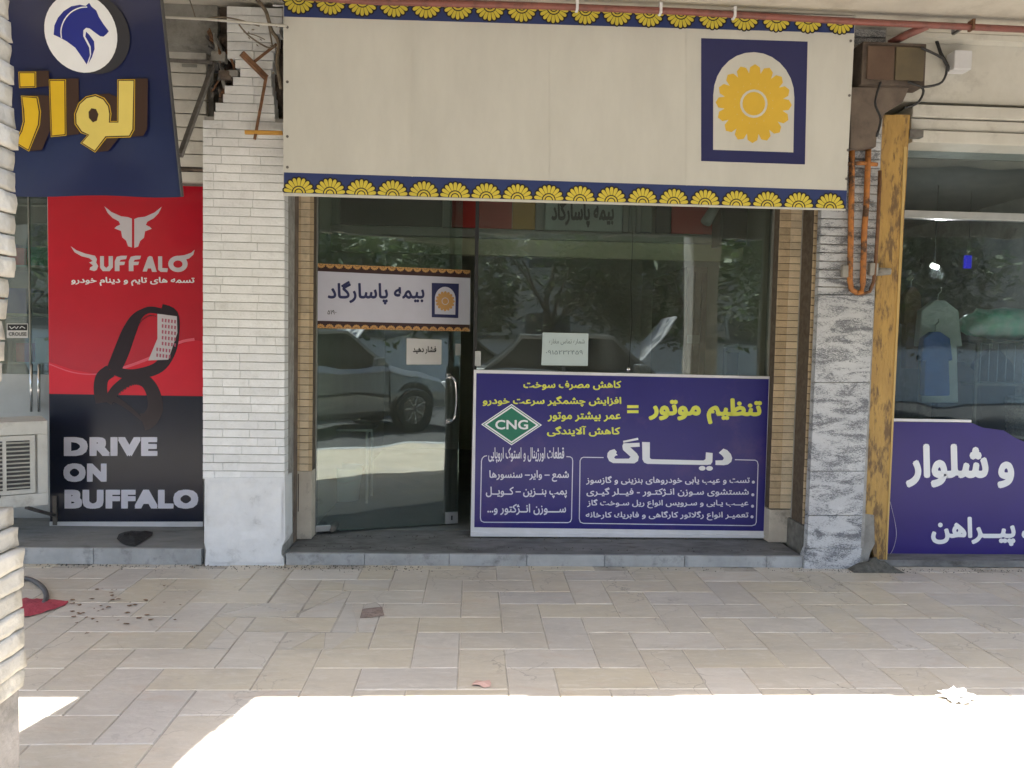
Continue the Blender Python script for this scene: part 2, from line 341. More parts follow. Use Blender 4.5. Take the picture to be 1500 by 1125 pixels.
def letters(F, text, quad, m, parent, n=.003, bold=.02, heavy=0, persian=True, name='lettering', flip=False, fx=None, space=1.0, square=False):
    rad = max(0, bold-.004)*.9+heavy*.9
    """quad: pixel corners (left, top, right, bottom) of the ink, or four corners tl,tr,br,bl"""
    cu = bpy.data.curves.new('txt', 'FONT'); cu.body = shape(text) if persian else text; cu.offset = 0; cu.resolution_u = 3; cu.space_character = space
    o = bpy.data.objects.new('txt', cu); C.objects.link(o)
    dg = bpy.context.evaluated_depsgraph_get(); me = bpy.data.meshes.new_from_object(o.evaluated_get(dg))
    bpy.data.objects.remove(o); bpy.data.curves.remove(cu)
    nv = len(me.vertices); par = list(range(nv))
    def find(a):
        while par[a] != a: par[a] = par[par[a]]; a = par[a]
        return a
    for e in me.edges:
        a, b = find(e.vertices[0]), find(e.vertices[1])
        if a != b: par[a] = b
    cx = {}
    for i in range(nv): cx.setdefault(find(i), []).append(me.vertices[i].co.x)
    order = {r: k for k, r in enumerate(sorted(cx, key=lambda r: sum(cx[r])/len(cx[r])))}
    xs = [v.co.x for v in me.vertices]; ys = [v.co.y for v in me.vertices]
    x0, x1, y0, y1 = min(xs), max(xs), min(ys), max(ys)
    if fx is not None: uvq = fx
    elif len(quad) == 4 and not isinstance(quad[0], tuple):
        a, b, c, d = quad; uvq = [F.uv(a, b), F.uv(c, b), F.uv(c, d), F.uv(a, d)]
    else: uvq = [F.uv(*q) for q in quad]
    tl, tr, br, bl = [Vector(q) for q in uvq]
    sh = [(0, 0)] if rad <= 0 else [(0, 0)]+[(rad*math.cos(i*math.pi/4)*(1.35 if square and i % 2 else 1), rad*math.sin(i*math.pi/4)*(1.35 if square and i % 2 else 1)) for i in range(8)]
    x0 -= rad; x1 += rad; y0 -= rad; y1 += rad
    mb = MB()
    for k, (dx, dy) in enumerate(sh):
        b = len(mb.v)
        for i, v in enumerate(me.vertices):
            s = (v.co.x+dx-x0)/(x1-x0); t = (v.co.y+dy-y0)/(y1-y0)
            if flip: s = 1-s
            p = (bl*(1-s)+br*s)*(1-t)+(tl*(1-s)+tr*s)*t
            mb.v.append(tuple(F.p(p[0], p[1], n+.00004*(order[find(i)] % 3)+.00013*k)))
        for f in me.polygons:
            mb.f.append(tuple(b+i for i in f.vertices)); mb.m.append(0)
    bpy.data.meshes.remove(me)
    return mb.build(name, m, parent, recalc=False)
def zp(z, ox, oy): return lambda pts: [(ox+a/z, oy+b/z) for a, b in pts]
def stroke(pts, wd):                     # polyline with width -> outline (uv space)
    P = [Vector(p) for p in pts]; L, Rr = [], []
    for i, p in enumerate(P):
        t = (P[min(i+1, len(P)-1)]-P[max(i-1, 0)]).normalized(); q = Vector((-t.y, t.x))
        wq = wd[i] if isinstance(wd, (list, tuple)) else wd
        L.append(p+q*wq/2); Rr.append(p-q*wq/2)
    return [tuple(x) for x in L+Rr[::-1]]
def strip(mb, F, pts, wd, n, m=0):
    P = [Vector(p) for p in pts]; L, Rr = [], []
    for i, p in enumerate(P):
        t = (P[min(i+1, len(P)-1)]-P[max(i-1, 0)]).normalized(); q = Vector((-t.y, t.x))
        wq = wd[i] if isinstance(wd, (list, tuple)) else wd
        L.append(p+q*wq/2); Rr.append(p-q*wq/2)
    for i in range(len(P)-1):
        mb.quad([F.p(*L[i], n), F.p(*Rr[i], n), F.p(*Rr[i+1], n), F.p(*L[i+1], n)], m)
def smoothline(pts, k=6, closed=False):
    out = []; n = len(pts); P = [Vector(p) for p in pts]
    rng = range(n if closed else n-1)
    for i in rng:
        g = lambda j: P[j % n] if closed else P[max(0, min(n-1, j))]
        a, b, c, d = g(i-1), g(i), g(i+1), g(i+2)
        for j in range(k):
            t = j/k
            out.append(.5*((2*b)+(-a+c)*t+(2*a-5*b+4*c-d)*t*t+(-a+3*b-3*c+d)*t**3))
    if not closed: out.append(P[-1])
    return [tuple(p) for p in out]
def UV(F, pts): return [F.uv(*p) for p in pts]

_bc = {}
def brick_mesh(w_, h, d, m, ch=.004, var=0):
    key = (round(w_, 3), round(h, 3), round(d, 3), m.name, var)
    if key in _bc: return _bc[key]
    rr = random.Random(hash((round(w_, 3), var)) & 0xffff)
    j = lambda s: rr.uniform(-s, s)
    v = [(-w_/2, d, 0), (w_/2, d, 0), (w_/2, d, h), (-w_/2, d, h),
         (-w_/2, ch, 0), (w_/2, ch, 0), (w_/2, ch, h), (-w_/2, ch, h)]
    v += [(x*(1-2*ch/w_)+j(.001), j(.0012), (z-h/2)*(1-2*ch/h)+h/2+j(.0008)) for x, _, z in v[4:8]]
    f = [(3, 2, 1, 0), (0, 1, 5, 4), (1, 2, 6, 5), (2, 3, 7, 6), (3, 0, 4, 7), (4, 5, 9, 8), (5, 6, 10, 9), (6, 7, 11, 10), (7, 4, 8, 11), (8, 9, 10, 11)]
    me = bpy.data.meshes.new('brick'); me.from_pydata(v, [], f); me.materials.append(m); _bc[key] = me
    return me
def put_brick(parent, x0, x1, z, h, y, m, d=.05, rz=0, gap=.005, ch=.004, gx=None):
    me = brick_mesh(x1-x0-(gap if gx is None else gx), h-gap, d, m, ch, random.randint(0, 3))
    o = bpy.data.objects.new('brick', me); C.objects.link(o); o.parent = parent
    o.location = Vector(((x0+x1)/2, y+random.uniform(-.0025, .0025), z)) - parent.location
    o.rotation_euler = (0, random.uniform(-.003, .003), rz); return o
def lerpf(tab):
    def f(z):
        if z <= tab[0][0]: return tab[0][1]
        for (a, p), (b, q) in zip(tab, tab[1:]):
            if z <= b: return p+(q-p)*(z-a)/(b-a)
        return tab[-1][1]
    return f

# ================================================================ SETTING
ZC = W(750, 16, 0.0).z                    # soffit height
# floor: grout bed, road, kerb
MB().box(-14, 14, -4.1, 12, -.3, -.0042).build('arcade_floor', GROUT)['kind'] = 'structure'
floor = bpy.data.objects['arcade_floor']
MB().box(-60, 60, -60, -4.1, -.35, -.06).build('road', ASPH)['kind'] = 'structure'
MB().box(-14, 14, -4.25, -4.101, -.3, .0).build('street_kerb', STEPF)['kind'] = 'structure'
# tiles 22 x 44 in herringbone
TW = .222; ox, oy = G(211, 1011)[0], G(211, 1011)[1]
tile_objs = 0; rest = MB(); tcache = {}
def tile_mesh(w_, l, var):
    k = (round(w_, 3), round(l, 3), var)
    if k in tcache: return tcache[k]
    mb = MB(); g = .0020; rr = random.Random(var*7+int(l*100)+int(w_*10)); c = .0035
    a, b = w_/2-g+rr.uniform(-.001, .001), l/2-g+rr.uniform(-.001, .001)
    z = lambda: rr.uniform(-.0010, .0010)
    zz = [z() for _ in range(4)]
    low = [(-a, -b), (a, -b), (a, b), (-a, b)]
    V = [(x, y, -.012) for x, y in low]+[(x, y, -c+q*.5) for (x, y), q in zip(low, zz)]+[(x*(1-c/a), y*(1-c/b), q) for (x, y), q in zip(low, zz)]
    F_ = [(0,1,5,4),(1,2,6,5),(2,3,7,6),(3,0,4,7),(4,5,9,8),(5,6,10,9),(6,7,11,10),(7,4,8,11),(8,9,10,11)]
    me = bpy.data.meshes.new('tile'); me.from_pydata(V, [], F_); me.materials.append(TILE); tcache[k] = me
    return me
cracked = []
def add_tile(x0, y0, w_, l):
    global tile_objs
    cx, cy = x0+w_/2, y0+l/2
    depth = cy-CAM.y
    vis = depth > 2.35 and cy < .2 and abs(cx-.05*depth) < depth*.70+.3
    if y0+l > .45 and abs(cx) < 5: pass
    if vis and (-1.35 < cx < -.55) and -1.45 < cy < -.35 and random.random() < .85:
        cracked.append((x0, y0, w_, l)); return
    if vis and tile_objs < 285:
        o = bpy.data.objects.new('tile', tile_mesh(w_, l, random.randint(0, 4))); C.objects.link(o); o.parent = floor
        o.location = (cx, cy, random.uniform(-.0012, .0012)); o.rotation_euler = (random.uniform(-.002, .002), random.uniform(-.002, .002), random.uniform(-.003, .003)); tile_objs += 1
    else:
        g = .0028; rest.box(x0+g, x0+w_-g, y0+g, y0+l-g, -.012, random.uniform(-.001, .001))
cand = []
for r in range(-30, 30):
    for n in range(-14, 14):
        bx = -r + 4*n
        cand.append((ox+bx*TW, oy+r*TW, 2*TW, TW))
        # vertical tile starts in row r and covers rows r, r+1
        bv = -r + 4*n + 2
        cand.append((ox+bv*TW, oy+r*TW, TW, 2*TW))
cand = [c for c in cand if -9 < c[0] < 9 and -4.09 < c[1] and c[1]+c[3] < .2]
cand.sort(key=lambda c: abs(c[0]+c[2]/2-.1)+(0 if c[1] > -3.0 else 50))
for c in cand: add_tile(*c)
rest.build('outer_tiles', TILE, floor)['kind'] = 'stuff'
# broken tiles: each split along wandering cuts into fragments
def clip(poly, p, d):
    A, B = [], []; n = len(poly); nv = Vector((-d[1], d[0])); s = [(Vector(q)-Vector(p)).dot(nv) for q in poly]
    for i in range(n):
        a, b = poly[i], poly[(i+1) % n]; sa, sb = s[i], s[(i+1) % n]
        (A if sa >= 0 else B).append(a)
        if sa*sb < 0:
            t = sa/(sa-sb); q = (a[0]+(b[0]-a[0])*t, a[1]+(b[1]-a[1])*t); A.append(q); B.append(q)
    return [x for x in (A, B) if len(x) > 2]
FG = Frame((0, 0, 0), (1, 0, 0), (0, 0, 1)); FG.V = Vector((0, 1, 0))
for x0, y0, w_, l in cracked:
    polys = [[(x0+.004, y0+.004), (x0+w_-.004, y0+.004), (x0+w_-.004, y0+l-.004), (x0+.004, y0+l-.004)]]
    for _ in range(random.choice((1, 2, 2, 3))):
        p = (x0+w_*random.uniform(.25, .75), y0+l*random.uniform(.25, .75)); a = random.uniform(0, math.pi); d = (math.cos(a), math.sin(a))
        polys = [q for P_ in polys for q in clip(P_, p, d)]
    for P_ in polys:
        c = (sum(q[0] for q in P_)/len(P_), sum(q[1] for q in P_)/len(P_))
        if random.random() < .05: continue
        Q = [(c[0]+(q[0]-c[0])*(.965+random.uniform(-.02, .02)), c[1]+(q[1]-c[1])*(.965+random.uniform(-.02, .02))) for q in P_]
        h = random.uniform(-.003, .001)
        MB().flat(FG, Q, h, 0, th=.01).build('tile_fragment', TILE, floor)

# step under the main shop and under the side shops
XL, XR = W(418, 700, 0).x, W(1182, 700, 0).x
ZS = .078
YG = .53                                   # glass line
def struct(name, mb, m, **k):
    o = mb.build(name, m, None, **k); o['kind'] = 'structure'; return o
st = struct('shop_step', MB().box(XL+.002, XR-.002, .035, 1.2, 0.004, ZS-.003), STEPM)
x = XL+.004
while x < XR-.01:
    x2 = min(XR-.004, x+random.uniform(.5, .62))
    MB().box(x+.0015, x2-.0015, 0.0, .034, .0, ZS+random.uniform(-.001, .001)).build('edge_stone', STEPF, st, bevel=.003)
    x = x2
XL0 = W(297, 700, 0).x
st2 = struct('left_shop_step', MB().box(-7, XL0-.003, .02, 1.6, 0.004, .105), mat('worn_concrete', (.27, .275, .27, 1), (.19, .195, .19, 1), scale=3, rough=.8, bump=.5, dirt=.6, dscale=4, stretch=(.6, 1.6, 1)))
x = XL0-.006
while x > -4.8:
    x2 = x-random.uniform(.45, .7)
    MB().box(x2+.0015, x-.0015, -.01, .019, .0, .108+random.uniform(-.002, .001)).build('edge_stone', STEPF, st2, bevel=.004)
    x = x2
XR0 = W(1262, 700, 0).x
struct('right_shop_step', MB().box(XR0+.1, 8, .03, 1.5, .004, .05), STEPM)
# ceiling slab and facade walls above
struct('ceiling', MB().box(-9, 9, -3.35, 7, ZC, ZC+.35), CEIL)
struct('upper_wall', MB().box(-9, 9, -3.2, -2.9, ZC+.352, 9), CONC)

def lq(F, text, box, m, parent, f, **k):
    (a, b, c, d) = box; return letters(F, text, f([(a, b), (c, b), (c, d), (a, d)]), m, parent, **k)
# ---- main shop interior
inn = thing('shop_interior', 'dim bare room behind the glass door and the fixed shop window', 'room', (0, 2.5, ZS))
XI0, XI1 = XL+.05, XR-.05
MB().box(XI0, XI1, YG+.15, 5.2, ZS-.05, ZS+.001).build('floor', INFLOOR, inn)
MB().box(XI0, XI1, 5.2, 5.3, ZS, 3.3).build('back_wall', INWALL, inn)
MB().box(XI0-.1, XI0, YG+.1, 5.3, ZS, 3.3).build('side_wall', INWALL, inn)
MB().box(XI1, XI1+.1, YG+.1, 5.3, ZS, 3.3).build('side_wall', INWALL, inn)
MB().box(XI0-.1, XI1+.1, YG+.1, 5.3, 3.3, 3.4).build('ceiling_panel', INWALL, inn)
# lintel above the glass, hidden behind the fascia banner
ztop = 2.75
struct('shop_lintel', MB().box(XL-.02, XR+.02, .32, .9, ztop, ZC-.002), CONC)

# mezzanine front above the room, with coloured panels and a lettered one
YM = 1.25; FMZ = facade(YM)
mz = thing('mezzanine_front', 'mezzanine edge with coloured panels and a lettered insurance panel, behind the glass top', 'mezzanine', (.3, YM, 2.6))
OLV = mat('olive_wall_paint', (.46, .45, .30, 1), (.40, .39, .26, 1), scale=2, rough=.7, dirt=.3)
def mzl(py): return W(760, py, YM).z
def mx(px): return W(px, 320, YM).x
MB().box(mx(462), mx(1140), YM, YM+.12, mzl(349), mzl(337)).build('ledge', ALUD, mz, bevel=.004)
MB().box(mx(462), mx(1140), YM+.04, YM+.12, mzl(374), mzl(350)).build('beam_face', OLV, mz)
ptop = mzl(272)
for (a_, b_, col, nm) in ((498, 648, (40, 42, 40), 'dark'), (662, 750, (176, 52, 44), 'red'), (751, 784, (178, 140, 66), 'amber'), (799, 912, (168, 178, 172), 'pale'), (922, 932, (120, 124, 116), 'g1'), (940, 956, (116, 122, 112), 'g2'), (962, 984, (42, 44, 42), 'd2'), (985, 1046, (184, 56, 50), 'red2')):
    MB().box(mx(a_), mx(b_), YM+.02, YM+.04, mzl(335), ptop).build('coloured_panel', pr('mz_'+nm, col, .5), mz)
for a_, b_ in ((649, 661), (785, 798), (913, 921), (933, 939), (1047, 1054), (486, 497)):
    MB().box(mx(a_), mx(b_), YM+.005, YM+.05, mzl(336), ptop).build('panel_frame', ALUD, mz)
lq(FMZ, 'بیمه پاسارگاد', (808, 290, 900, 333), P_INK, mz, lambda p: p, n=-.017, bold=.03, heavy=.02)

# wood cupboard along the right wall inside
cup = thing('wooden_cupboard', 'dark brown wooden cupboard behind the shop window at its right end', 'cupboard', (W(1090, 500, 2.4).x, 2.2, ZS))
ax, bx_ = W(1003, 500, 2.2).x, XI1-.02
tz = W(1060, 392, 2.2).z
MB().box(ax, bx_, 2.2, 3.6, ZS+.002, tz).build('carcass', WOOD, cup)
n = 3
for i in range(n):
    u0 = ax+(bx_-ax)*i/n; u1 = ax+(bx_-ax)*(i+1)/n
    d = MB().box(u0+.008, u1-.008, 2.175, 2.198, ZS+.06, tz-.05).build('door', WOOD, cup, bevel=.004)
    MB().box(u1-.05, u1-.035, 2.15, 2.174, 1.0, 1.14).build('handle', ALU, d)
MB().box(W(1007, 497, 2.17).x, W(1024, 497, 2.17).x, 2.16, 2.174, W(1015, 503, 2.17).z, W(1015, 491, 2.17).z).build('label_plate', ALUD, cup)
# chair with white rim inside
ch = thing('metal_chair', 'chair with pale curved top rail behind the blue sign inside the shop', 'chair', (W(1090, 510, 1.3).x, 1.5, ZS))
cp = [W(1060, 507, 1.3), W(1080, 506, 1.34), W(1100, 509, 1.34), W(1121, 515, 1.3)]
MB().tube(smoothline([tuple(p) for p in cp], 4) if False else cp, .017).build('top_rail', PVC, ch, smooth=True)
cx0, cx1 = cp[0].x, cp[-1].x
MB().box(cx0, cx1, 1.3, 1.75, .48, .53).build('seat', BLACK, ch, bevel=.01)
MB().box(cx0+.03, cx1-.03, 1.31, 1.33, .75, cp[0].z-.05).build('backrest', BLACK, ch, bevel=.006)
for a in (cx0+.01, cx1-.03):
    for b in (1.31, 1.72): MB().box(a, a+.025, b, b+.025, ZS+.002, .48 if b > 1.5 else cp[0].z-.01).build('leg', GREYM, ch)
# hanging speaker box and can lamp, seen at the top of the window
sp = thing('wall_speaker', 'black loudspeaker box hanging inside the window top, right of the can lamp', 'speaker', tuple(W(1075, 335, 1.0)))
a, b = W(1056, 296, 1.0), W(1094, 360, 1.0)
MB().box(a.x, b.x, 1.0, 1.22, b.z, a.z).build('cabinet', DARK, sp, bevel=.008)
MB().box(a.x+.02, b.x-.02, .985, .999, b.z+.03, a.z-.03).build('grille', BLACK, sp)
MB().tube([Vector(((a.x+b.x)/2, 1.15, a.z)), Vector(((a.x+b.x)/2, 1.15, 3.3))], .01).build('bracket', GREYM, sp)
lp = thing('can_lamp', 'small silver can spotlight tilted inside the top of the shop window', 'lamp', tuple(W(1043, 315, .95)))
p0, p1 = W(1034, 326, .92), W(1052, 296, .98)
MB().tube([p0, p1], [.045, .035], n=14).build('lamp_can', ALU, lp, smooth=True)
MB().tube([p1, p1+Vector((0, .02, 3.3-p1.z))], .008).build('stem', GREYM, lp)
# bucket and thin side table seen through the door
bu = thing('plastic_bucket', 'pale bluish plastic bucket on the floor behind the glass door', 'bucket', tuple(G(506, 732, ZS)))
c = G(506, 732, ZS)
MB().lathe(c, [(0, .003), (.115, .003), (.15, .30), (.16, .305), (.155, .29), (.11, .01), (0, .01)], n=24).build('tub', pr('bucket', (205, 232, 230), .4), bu, smooth=True)
MB().tube([c+Vector((-.15, 0, .29)), c+Vector((-.1, -.12, .2)), c+Vector((0, -.16, .17)), c+Vector((.1, -.12, .2)), c+Vector((.15, 0, .29))], .004).build('handle', PVC, bu)
sg = thing('side_table', 'thin pale metal side table behind the left part of the glass door', 'table', tuple(G(500, 735, ZS)))
t0, t1 = W(470, 628, 1.6), W(546, 628, 1.6)
MB().box(t0.x, t1.x, 1.6, 2.0, t0.z-.02, t0.z).build('tabletop', ALU, sg)
for q in (t0.x+.04, t1.x-.06):
    for yy in (1.62, 1.95): MB().box(q, q+.02, yy, yy+.02, ZS+.002, t0.z-.021).build('leg', ALU, sg)
sh = thing('pair_of_slippers', 'pale slippers left on the floor just inside the door hinge', 'slippers', tuple(G(478, 778, ZS)))
for i, px in enumerate((468, 487)):
    c = G(px, 780, ZS); mb = MB()
    for k, rr in enumerate((.0, .035, .045, .04, .0)):
        pass
    mb.tube([c+Vector((0, -.04, .02)), c+Vector((0, 0, .03)), c+Vector((0, .06, .035)), c+Vector((0, .13, .03)), c+Vector((0, .17, .02))], [.012, .03, .035, .03, .01], n=10)
    mb.build('slipper', pr('slipper', (110, 106, 100), .7), sh, smooth=True)

# ---- white brick pillar left of the door
PX0, PX1 = W(297, 500, 0).x, W(417, 500, 0).x
pil = thing('white_brick_pillar', 'white painted thin-brick pillar with a broken hole near its top, between the red banner and the door', 'pillar', ((PX0+PX1)/2, .2, 0))
zf = lambda py: W(357, py, 0).z
MB().box(PX0+.008, PX1-.008, .008, .50, 0.002, zf(172)).build('mortar_core', MORTAR, pil)
def rough_wall(x0, x1, y, z0, z1, nx, nz, amp, m, name, parent, seed=0):
    mb = MB(); 
    for j in range(nz+1):
        for i in range(nx+1):
            p = Vector((x0+(x1-x0)*i/nx, y, z0+(z1-z0)*j/nz))
            p.y += amp*noise.noise(p*14+Vector((seed, 0, 0)))+amp*.6*noise.noise(p*38)
            mb.v.append(tuple(p))
    for j in range(nz):
        for i in range(nx):
            a = j*(nx+1)+i; mb.f.append((a, a+1, a+nx+2, a+nx+1)); mb.m.append(0)
    return mb.build(name, m, parent, smooth=True, recalc=False)
MB().box(PX0+.05, PX1-.01, .16, .50, zf(172), ZC-.002).build('broken_core', SOOT, pil)
rough_wall(PX0+.05, PX1-.01, .14, zf(175), ZC-.003, 14, 24, .06, SOOT, 'broken_face', pil)
lbt = lerpf([(-999, 297), (-173, 297), (-172, 313), (-158, 315), (-144, 327), (-130, 329), (-120, 340), (-107, 352), (-95, 346), (-80, 333), (-37, 332), (0, 332)])
rbt = lerpf([(-999, 417), (-174, 417), (-173, 403), (-150, 402), (-130, 399), (-110, 396), (-90, 400), (-60, 404), (-30, 414)])
H = .0558; z = zf(702); k = 0
while z+H < ZC-.01:
    py = 0
    # find pixel row of this course
    py = 562.5; 
    for _ in range(12):
        py += (zf(py)-(z+H/2))*219
    l = W(lbt(-py), py, 0).x; r_ = W(rbt(-py), py, 0).x
    cuts = [PX0 + (o_+random.choice((0, .5, .3)))*.24 for o_ in range(0, 4)]
    xs = [l]+[c_+random.uniform(-.015, .015) for c_ in cuts if l+.05 < c_ < r_-.05]+[r_]
    if py < 107: H2 = H
    for a_, b_ in zip(xs, xs[1:]):
        put_brick(pil, a_, b_, z, H, 0, WHITEB, d=.10, gap=.0045, gx=.0012, ch=.002)
    z += H; k += 1
# brick return on the jamb (right side of the pillar)
# plaster base block
mb = MB(); pts = []
outl = [(300, 700), (417, 700), (418, 790), (413, 800), (410, 812), (415, 818), (416, 829), (380, 831), (330, 829), (300, 830), (302, 806), (299, 795)]
F0 = facade(-.012)
mb.flat(F0, UV(F0, [(a, min(b, 829.5)) for a, b in outl]), 0, 0, th=.2)
base = mb.build('plaster_base', WPLAST, pil)
base2 = rough_wall(W(303, 760, -.03).x, W(412, 760, -.03).x, -.020, .02, zf(706), 18, 22, .010, WPLAST, 'plaster_skin', pil)

# tan brick jambs -----------------------------------------------------------
HT = .0515
def jamb(name, label, x0, x1, y, zb, zt, mats=TANB, d=.12, split=None):
    t = thing(name, label, 'brick jamb', ((x0+x1)/2, y+.1, zb))
    MB().box(x0+.006, x1-.006, y+.010, y+.2, zb-.002, zt).build('mortar_core', TANM, t)
    z = zb
    while z < zt:
        if split:
            for a_, b_, m_ in split: put_brick(t, a_, b_, z, HT, y, m_, d=.012, gap=.004, gx=.0008, ch=.002)
        else: put_brick(t, x0, x1, z, HT, y, mats, d=.012, gap=.005)
        z += HT
    return t
JY = .38
jx0, jx1 = W(431, 600, JY).x, W(457.5, 600, JY).x
zb = W(444, 690, JY).z
j = jamb('tan_brick_jamb', 'narrow tan brick jamb on the hinge side of the glass door', jx0, jx1, JY, zb, 2.75, split=[(jx0, jx0+(jx1-jx0)*.3, TANB), (jx0+(jx1-jx0)*.3, jx0+(jx1-jx0)*.8, TANL), (jx0+(jx1-jx0)*.8, jx1, TANB)])
MB().box(jx0+.002, jx1-.002, JY+.001, YG+.1, ZS, zb-.002).build('plinth', TANP, j, bevel=.004)
MB().box(jx0+.03, jx0+.036, JY-.003, JY+.01, ZS+.2, zb-.02).build('groove_line', TANM, j)
MB().box(PX1+.001, jx0-.002, .30, .55, ZS, 2.75).build('recess_strip', mat('brown_recess', (.13, .10, .08, 1), (.2, .16, .13, 1), scale=10, rough=.9), j)
sgr = MB(); c0 = W(420, 740, .1)
# right side jamb group
ja, jb = W(1134, 560, JY).x, W(1178, 560, JY).x
j2 = jamb('tan_brick_jamb', 'wider tan brick jamb right of the blue engine tuning sign', ja, jb, JY, W(1150, 745, JY).z, 2.75,
          split=[(ja, ja+(jb-ja)*.36, TANB), (ja+(jb-ja)*.36, ja+(jb-ja)*.80, TANL), (ja+(jb-ja)*.80, jb, TANB)])
MB().box(ja+.002, jb-.002, JY+.001, YG+.1, ZS, W(1150, 747, JY).z).build('plinth', TANP, j2, bevel=.005)
ka, kb = W(1183.5, 560, .12).x, W(1198, 560, .12).x
j3 = jamb('tan_brick_strip', 'thin tan brick strip against the speckled marble pillar', ka, kb, .12, W(1188, 768, .12).z, 2.75)
MB().box(ka+.002, kb-.002, .121, .40, 0.002, W(1188, 770, .12).z).build('plinth', mat('dirty_plinth', (.12, .115, .10, 1), (.24, .23, .21, 1), scale=12, rough=.9), j3, bevel=.01)
g = MB().tube([W(1181.5, 800, .3), W(1188, 300, .3)], .018).build('drain_pipe', mat('dark_brown_pipe', (.075, .05, .035, 1), rough=.6), None, smooth=True)
tag(g, 'dark brown vertical pipe in the groove between the two tan brick strips', 'pipe')
MB().box(jb+.002, W(1196, 560, .45).x, .45, .6, ZS, 2.75).build('recess_strip', bpy.data.materials['brown_recess'], j2)

# speckled marble pillar ------------------------------------------------------
FM0 = facade(-.012)
mp_ = thing('marble_pillar', 'grey and black speckled marble pillar between the tan brick and the ochre post', 'pillar', (W(1230, 700, 0).x, .2, 0))
MB().box(W(1200, 500, 0).x+.01, W(1282, 500, 0).x-.01, .012, .55, .003, ZC-.002).build('core', MORTAR, mp_)
zt_ = W(1230, 432, 0).z
ztop_ = ZC-.006
H3 = .0575; z = zt_; 
while z+H3 < ztop_:
    put_brick(mp_, W(1199, 400, 0).x, W(1283, 400, 0).x, z, H3, 0, MARB, d=.05, gap=.006)
    z += H3
slabs = [(432, 560), (560, 690), (690, 755), (755, 803)]
for (a, b) in slabs:
    l0 = 1199-(a-432)*.045; l1 = 1199-(b-432)*.045; r0 = 1281-(a-432)*.055; r1 = 1281-(b-432)*.055
    MB().flat(FM0, UV(FM0, [(l0, a+.6), (r0, a+.6), (r1, b-.2), (l1, b-.2)]), .0, 0, th=.06).build('marble_slab', MARB, mp_, bevel=.002)
MB().flat(FM0, UV(FM0, [(1183, 803), (1262, 803), (1258, 830), (1252, 838), (1177, 838), (1178, 815)]), .008, 0, th=.08).build('marble_slab', MARB, mp_, bevel=.006)

# ochre post ------------------------------------------------------------------
FO = facade(.04)
op = thing('ochre_post', 'peeling ochre painted post beside the right shop window', 'post', (W(1300, 800, .1).x, .1, 0))
MB().flat(FO, UV(FO, [(1284, 168), (1333, 168), (1324, 330), (1310, 600), (1297, 826), (1283, 826), (1263, 740), (1268, 620), (1283, 430)]), .0, 0, th=.28).build('post_face', OCHRE, op)
MB().flat(FO, UV(FO, [(1262, 752), (1279, 754), (1280, 796), (1274, 808), (1270, 822), (1262, 830)]), .012, 0, th=.05).build('white_stone_patch', CONC, op)
MB().flat(FO, UV(FO, [(1324, 215), (1328, 215), (1299, 822), (1297, 822)]), .004, 0, th=.06).build('edge_trim', mat('yellow_edge', (.52, .36, .13, 1), rough=.5), op)

# orange rust conduits on the grey brick
F1 = facade(-.03)
oc = thing('rusty_conduit', 'orange rusty twin conduit bent in a U on the grey pillar beside the banner', 'conduit', tuple(W(1262, 330, -.02)))
def pp(L_, y=-.03): return [W(a, b, y) for a, b in L_]
for L_ in ([(1248, 218), (1248, 240), (1247, 300), (1246, 360), (1245, 410), (1247, 424), (1255, 429)],
           [(1255, 429), (1262, 428), (1264, 415), (1266, 340), (1269, 300), (1271, 250), (1272, 218)]):
    pts = pp(L_); MB().tube(pts, .019, n=10).build('conduit_leg', ORUST, oc, smooth=True)
MB().tube(pp([(1255, 430), (1262, 431), (1274, 427), (1280, 412), (1283, 380), (1286, 330), (1289, 250)]), .012, n=8).build('conduit_leg', RUST, oc, smooth=True)
MB().tube(pp([(1241, 240), (1262, 239), (1285, 241)]), .014).build('cross_tie', ORUST, oc)
for a_, b_ in ((1240, 398), (1280, 395)):
    c = W(a_, b_, -.03); MB().box(c.x-.03, c.x+.03, -.04, .0, c.z-.04, c.z+.045).build('clamp', CONC, oc, bevel=.01)
c = W(1298, 398, .0); c2 = W(1283, 398, .0)
MB().tube([c2, c+Vector((.02, -.02, 0))], [.03, .022], n=10).build('pipe_stub', CONC, oc, smooth=True)

# dark cluttered meter box high on the right, with cables
mbx = thing('rusty_meter_box', 'dark rusty meter box with hanging cables under the ceiling pipe, right of the banner', 'meter box', tuple(W(1300, 140, -.1)))
a, b = W(1262, 62, -.12), W(1352, 128, -.12)
RB = mat('brown_box', (.075, .055, .045, 1), (.13, .10, .075, 1), scale=9, rough=.7, dirt=.7, bump=.3)
MB().box(a.x, b.x, -.14, .0, b.z, a.z).build('box_body', RB, mbx, bevel=.006)
MB().box(a.x+.03, (a.x+b.x)/2-.005, -.152, -.141, b.z+.03, a.z-.03).build('box_door', mat('door_brown', (.10, .06, .04, 1), (.14, .09, .06, 1), rough=.7), mbx, bevel=.003)
MB().box((a.x+b.x)/2+.005, b.x-.02, -.152, -.141, b.z+.03, a.z-.03).build('box_door', mat('olive_door', (.14, .11, .06, 1), (.1, .08, .05, 1), rough=.6), mbx, bevel=.003)
MB().flat(facade(-.1), UV(facade(-.1), [(1246, 128), (1332, 128), (1322, 150), (1296, 166), (1285, 190), (1283, 215), (1246, 218)]), 0, 0, th=.09).build('backing_board', mat('brown_board', (.13, .10, .08, 1), (.18, .14, .11, 1), scale=8, rough=.8, dirt=.5), mbx)
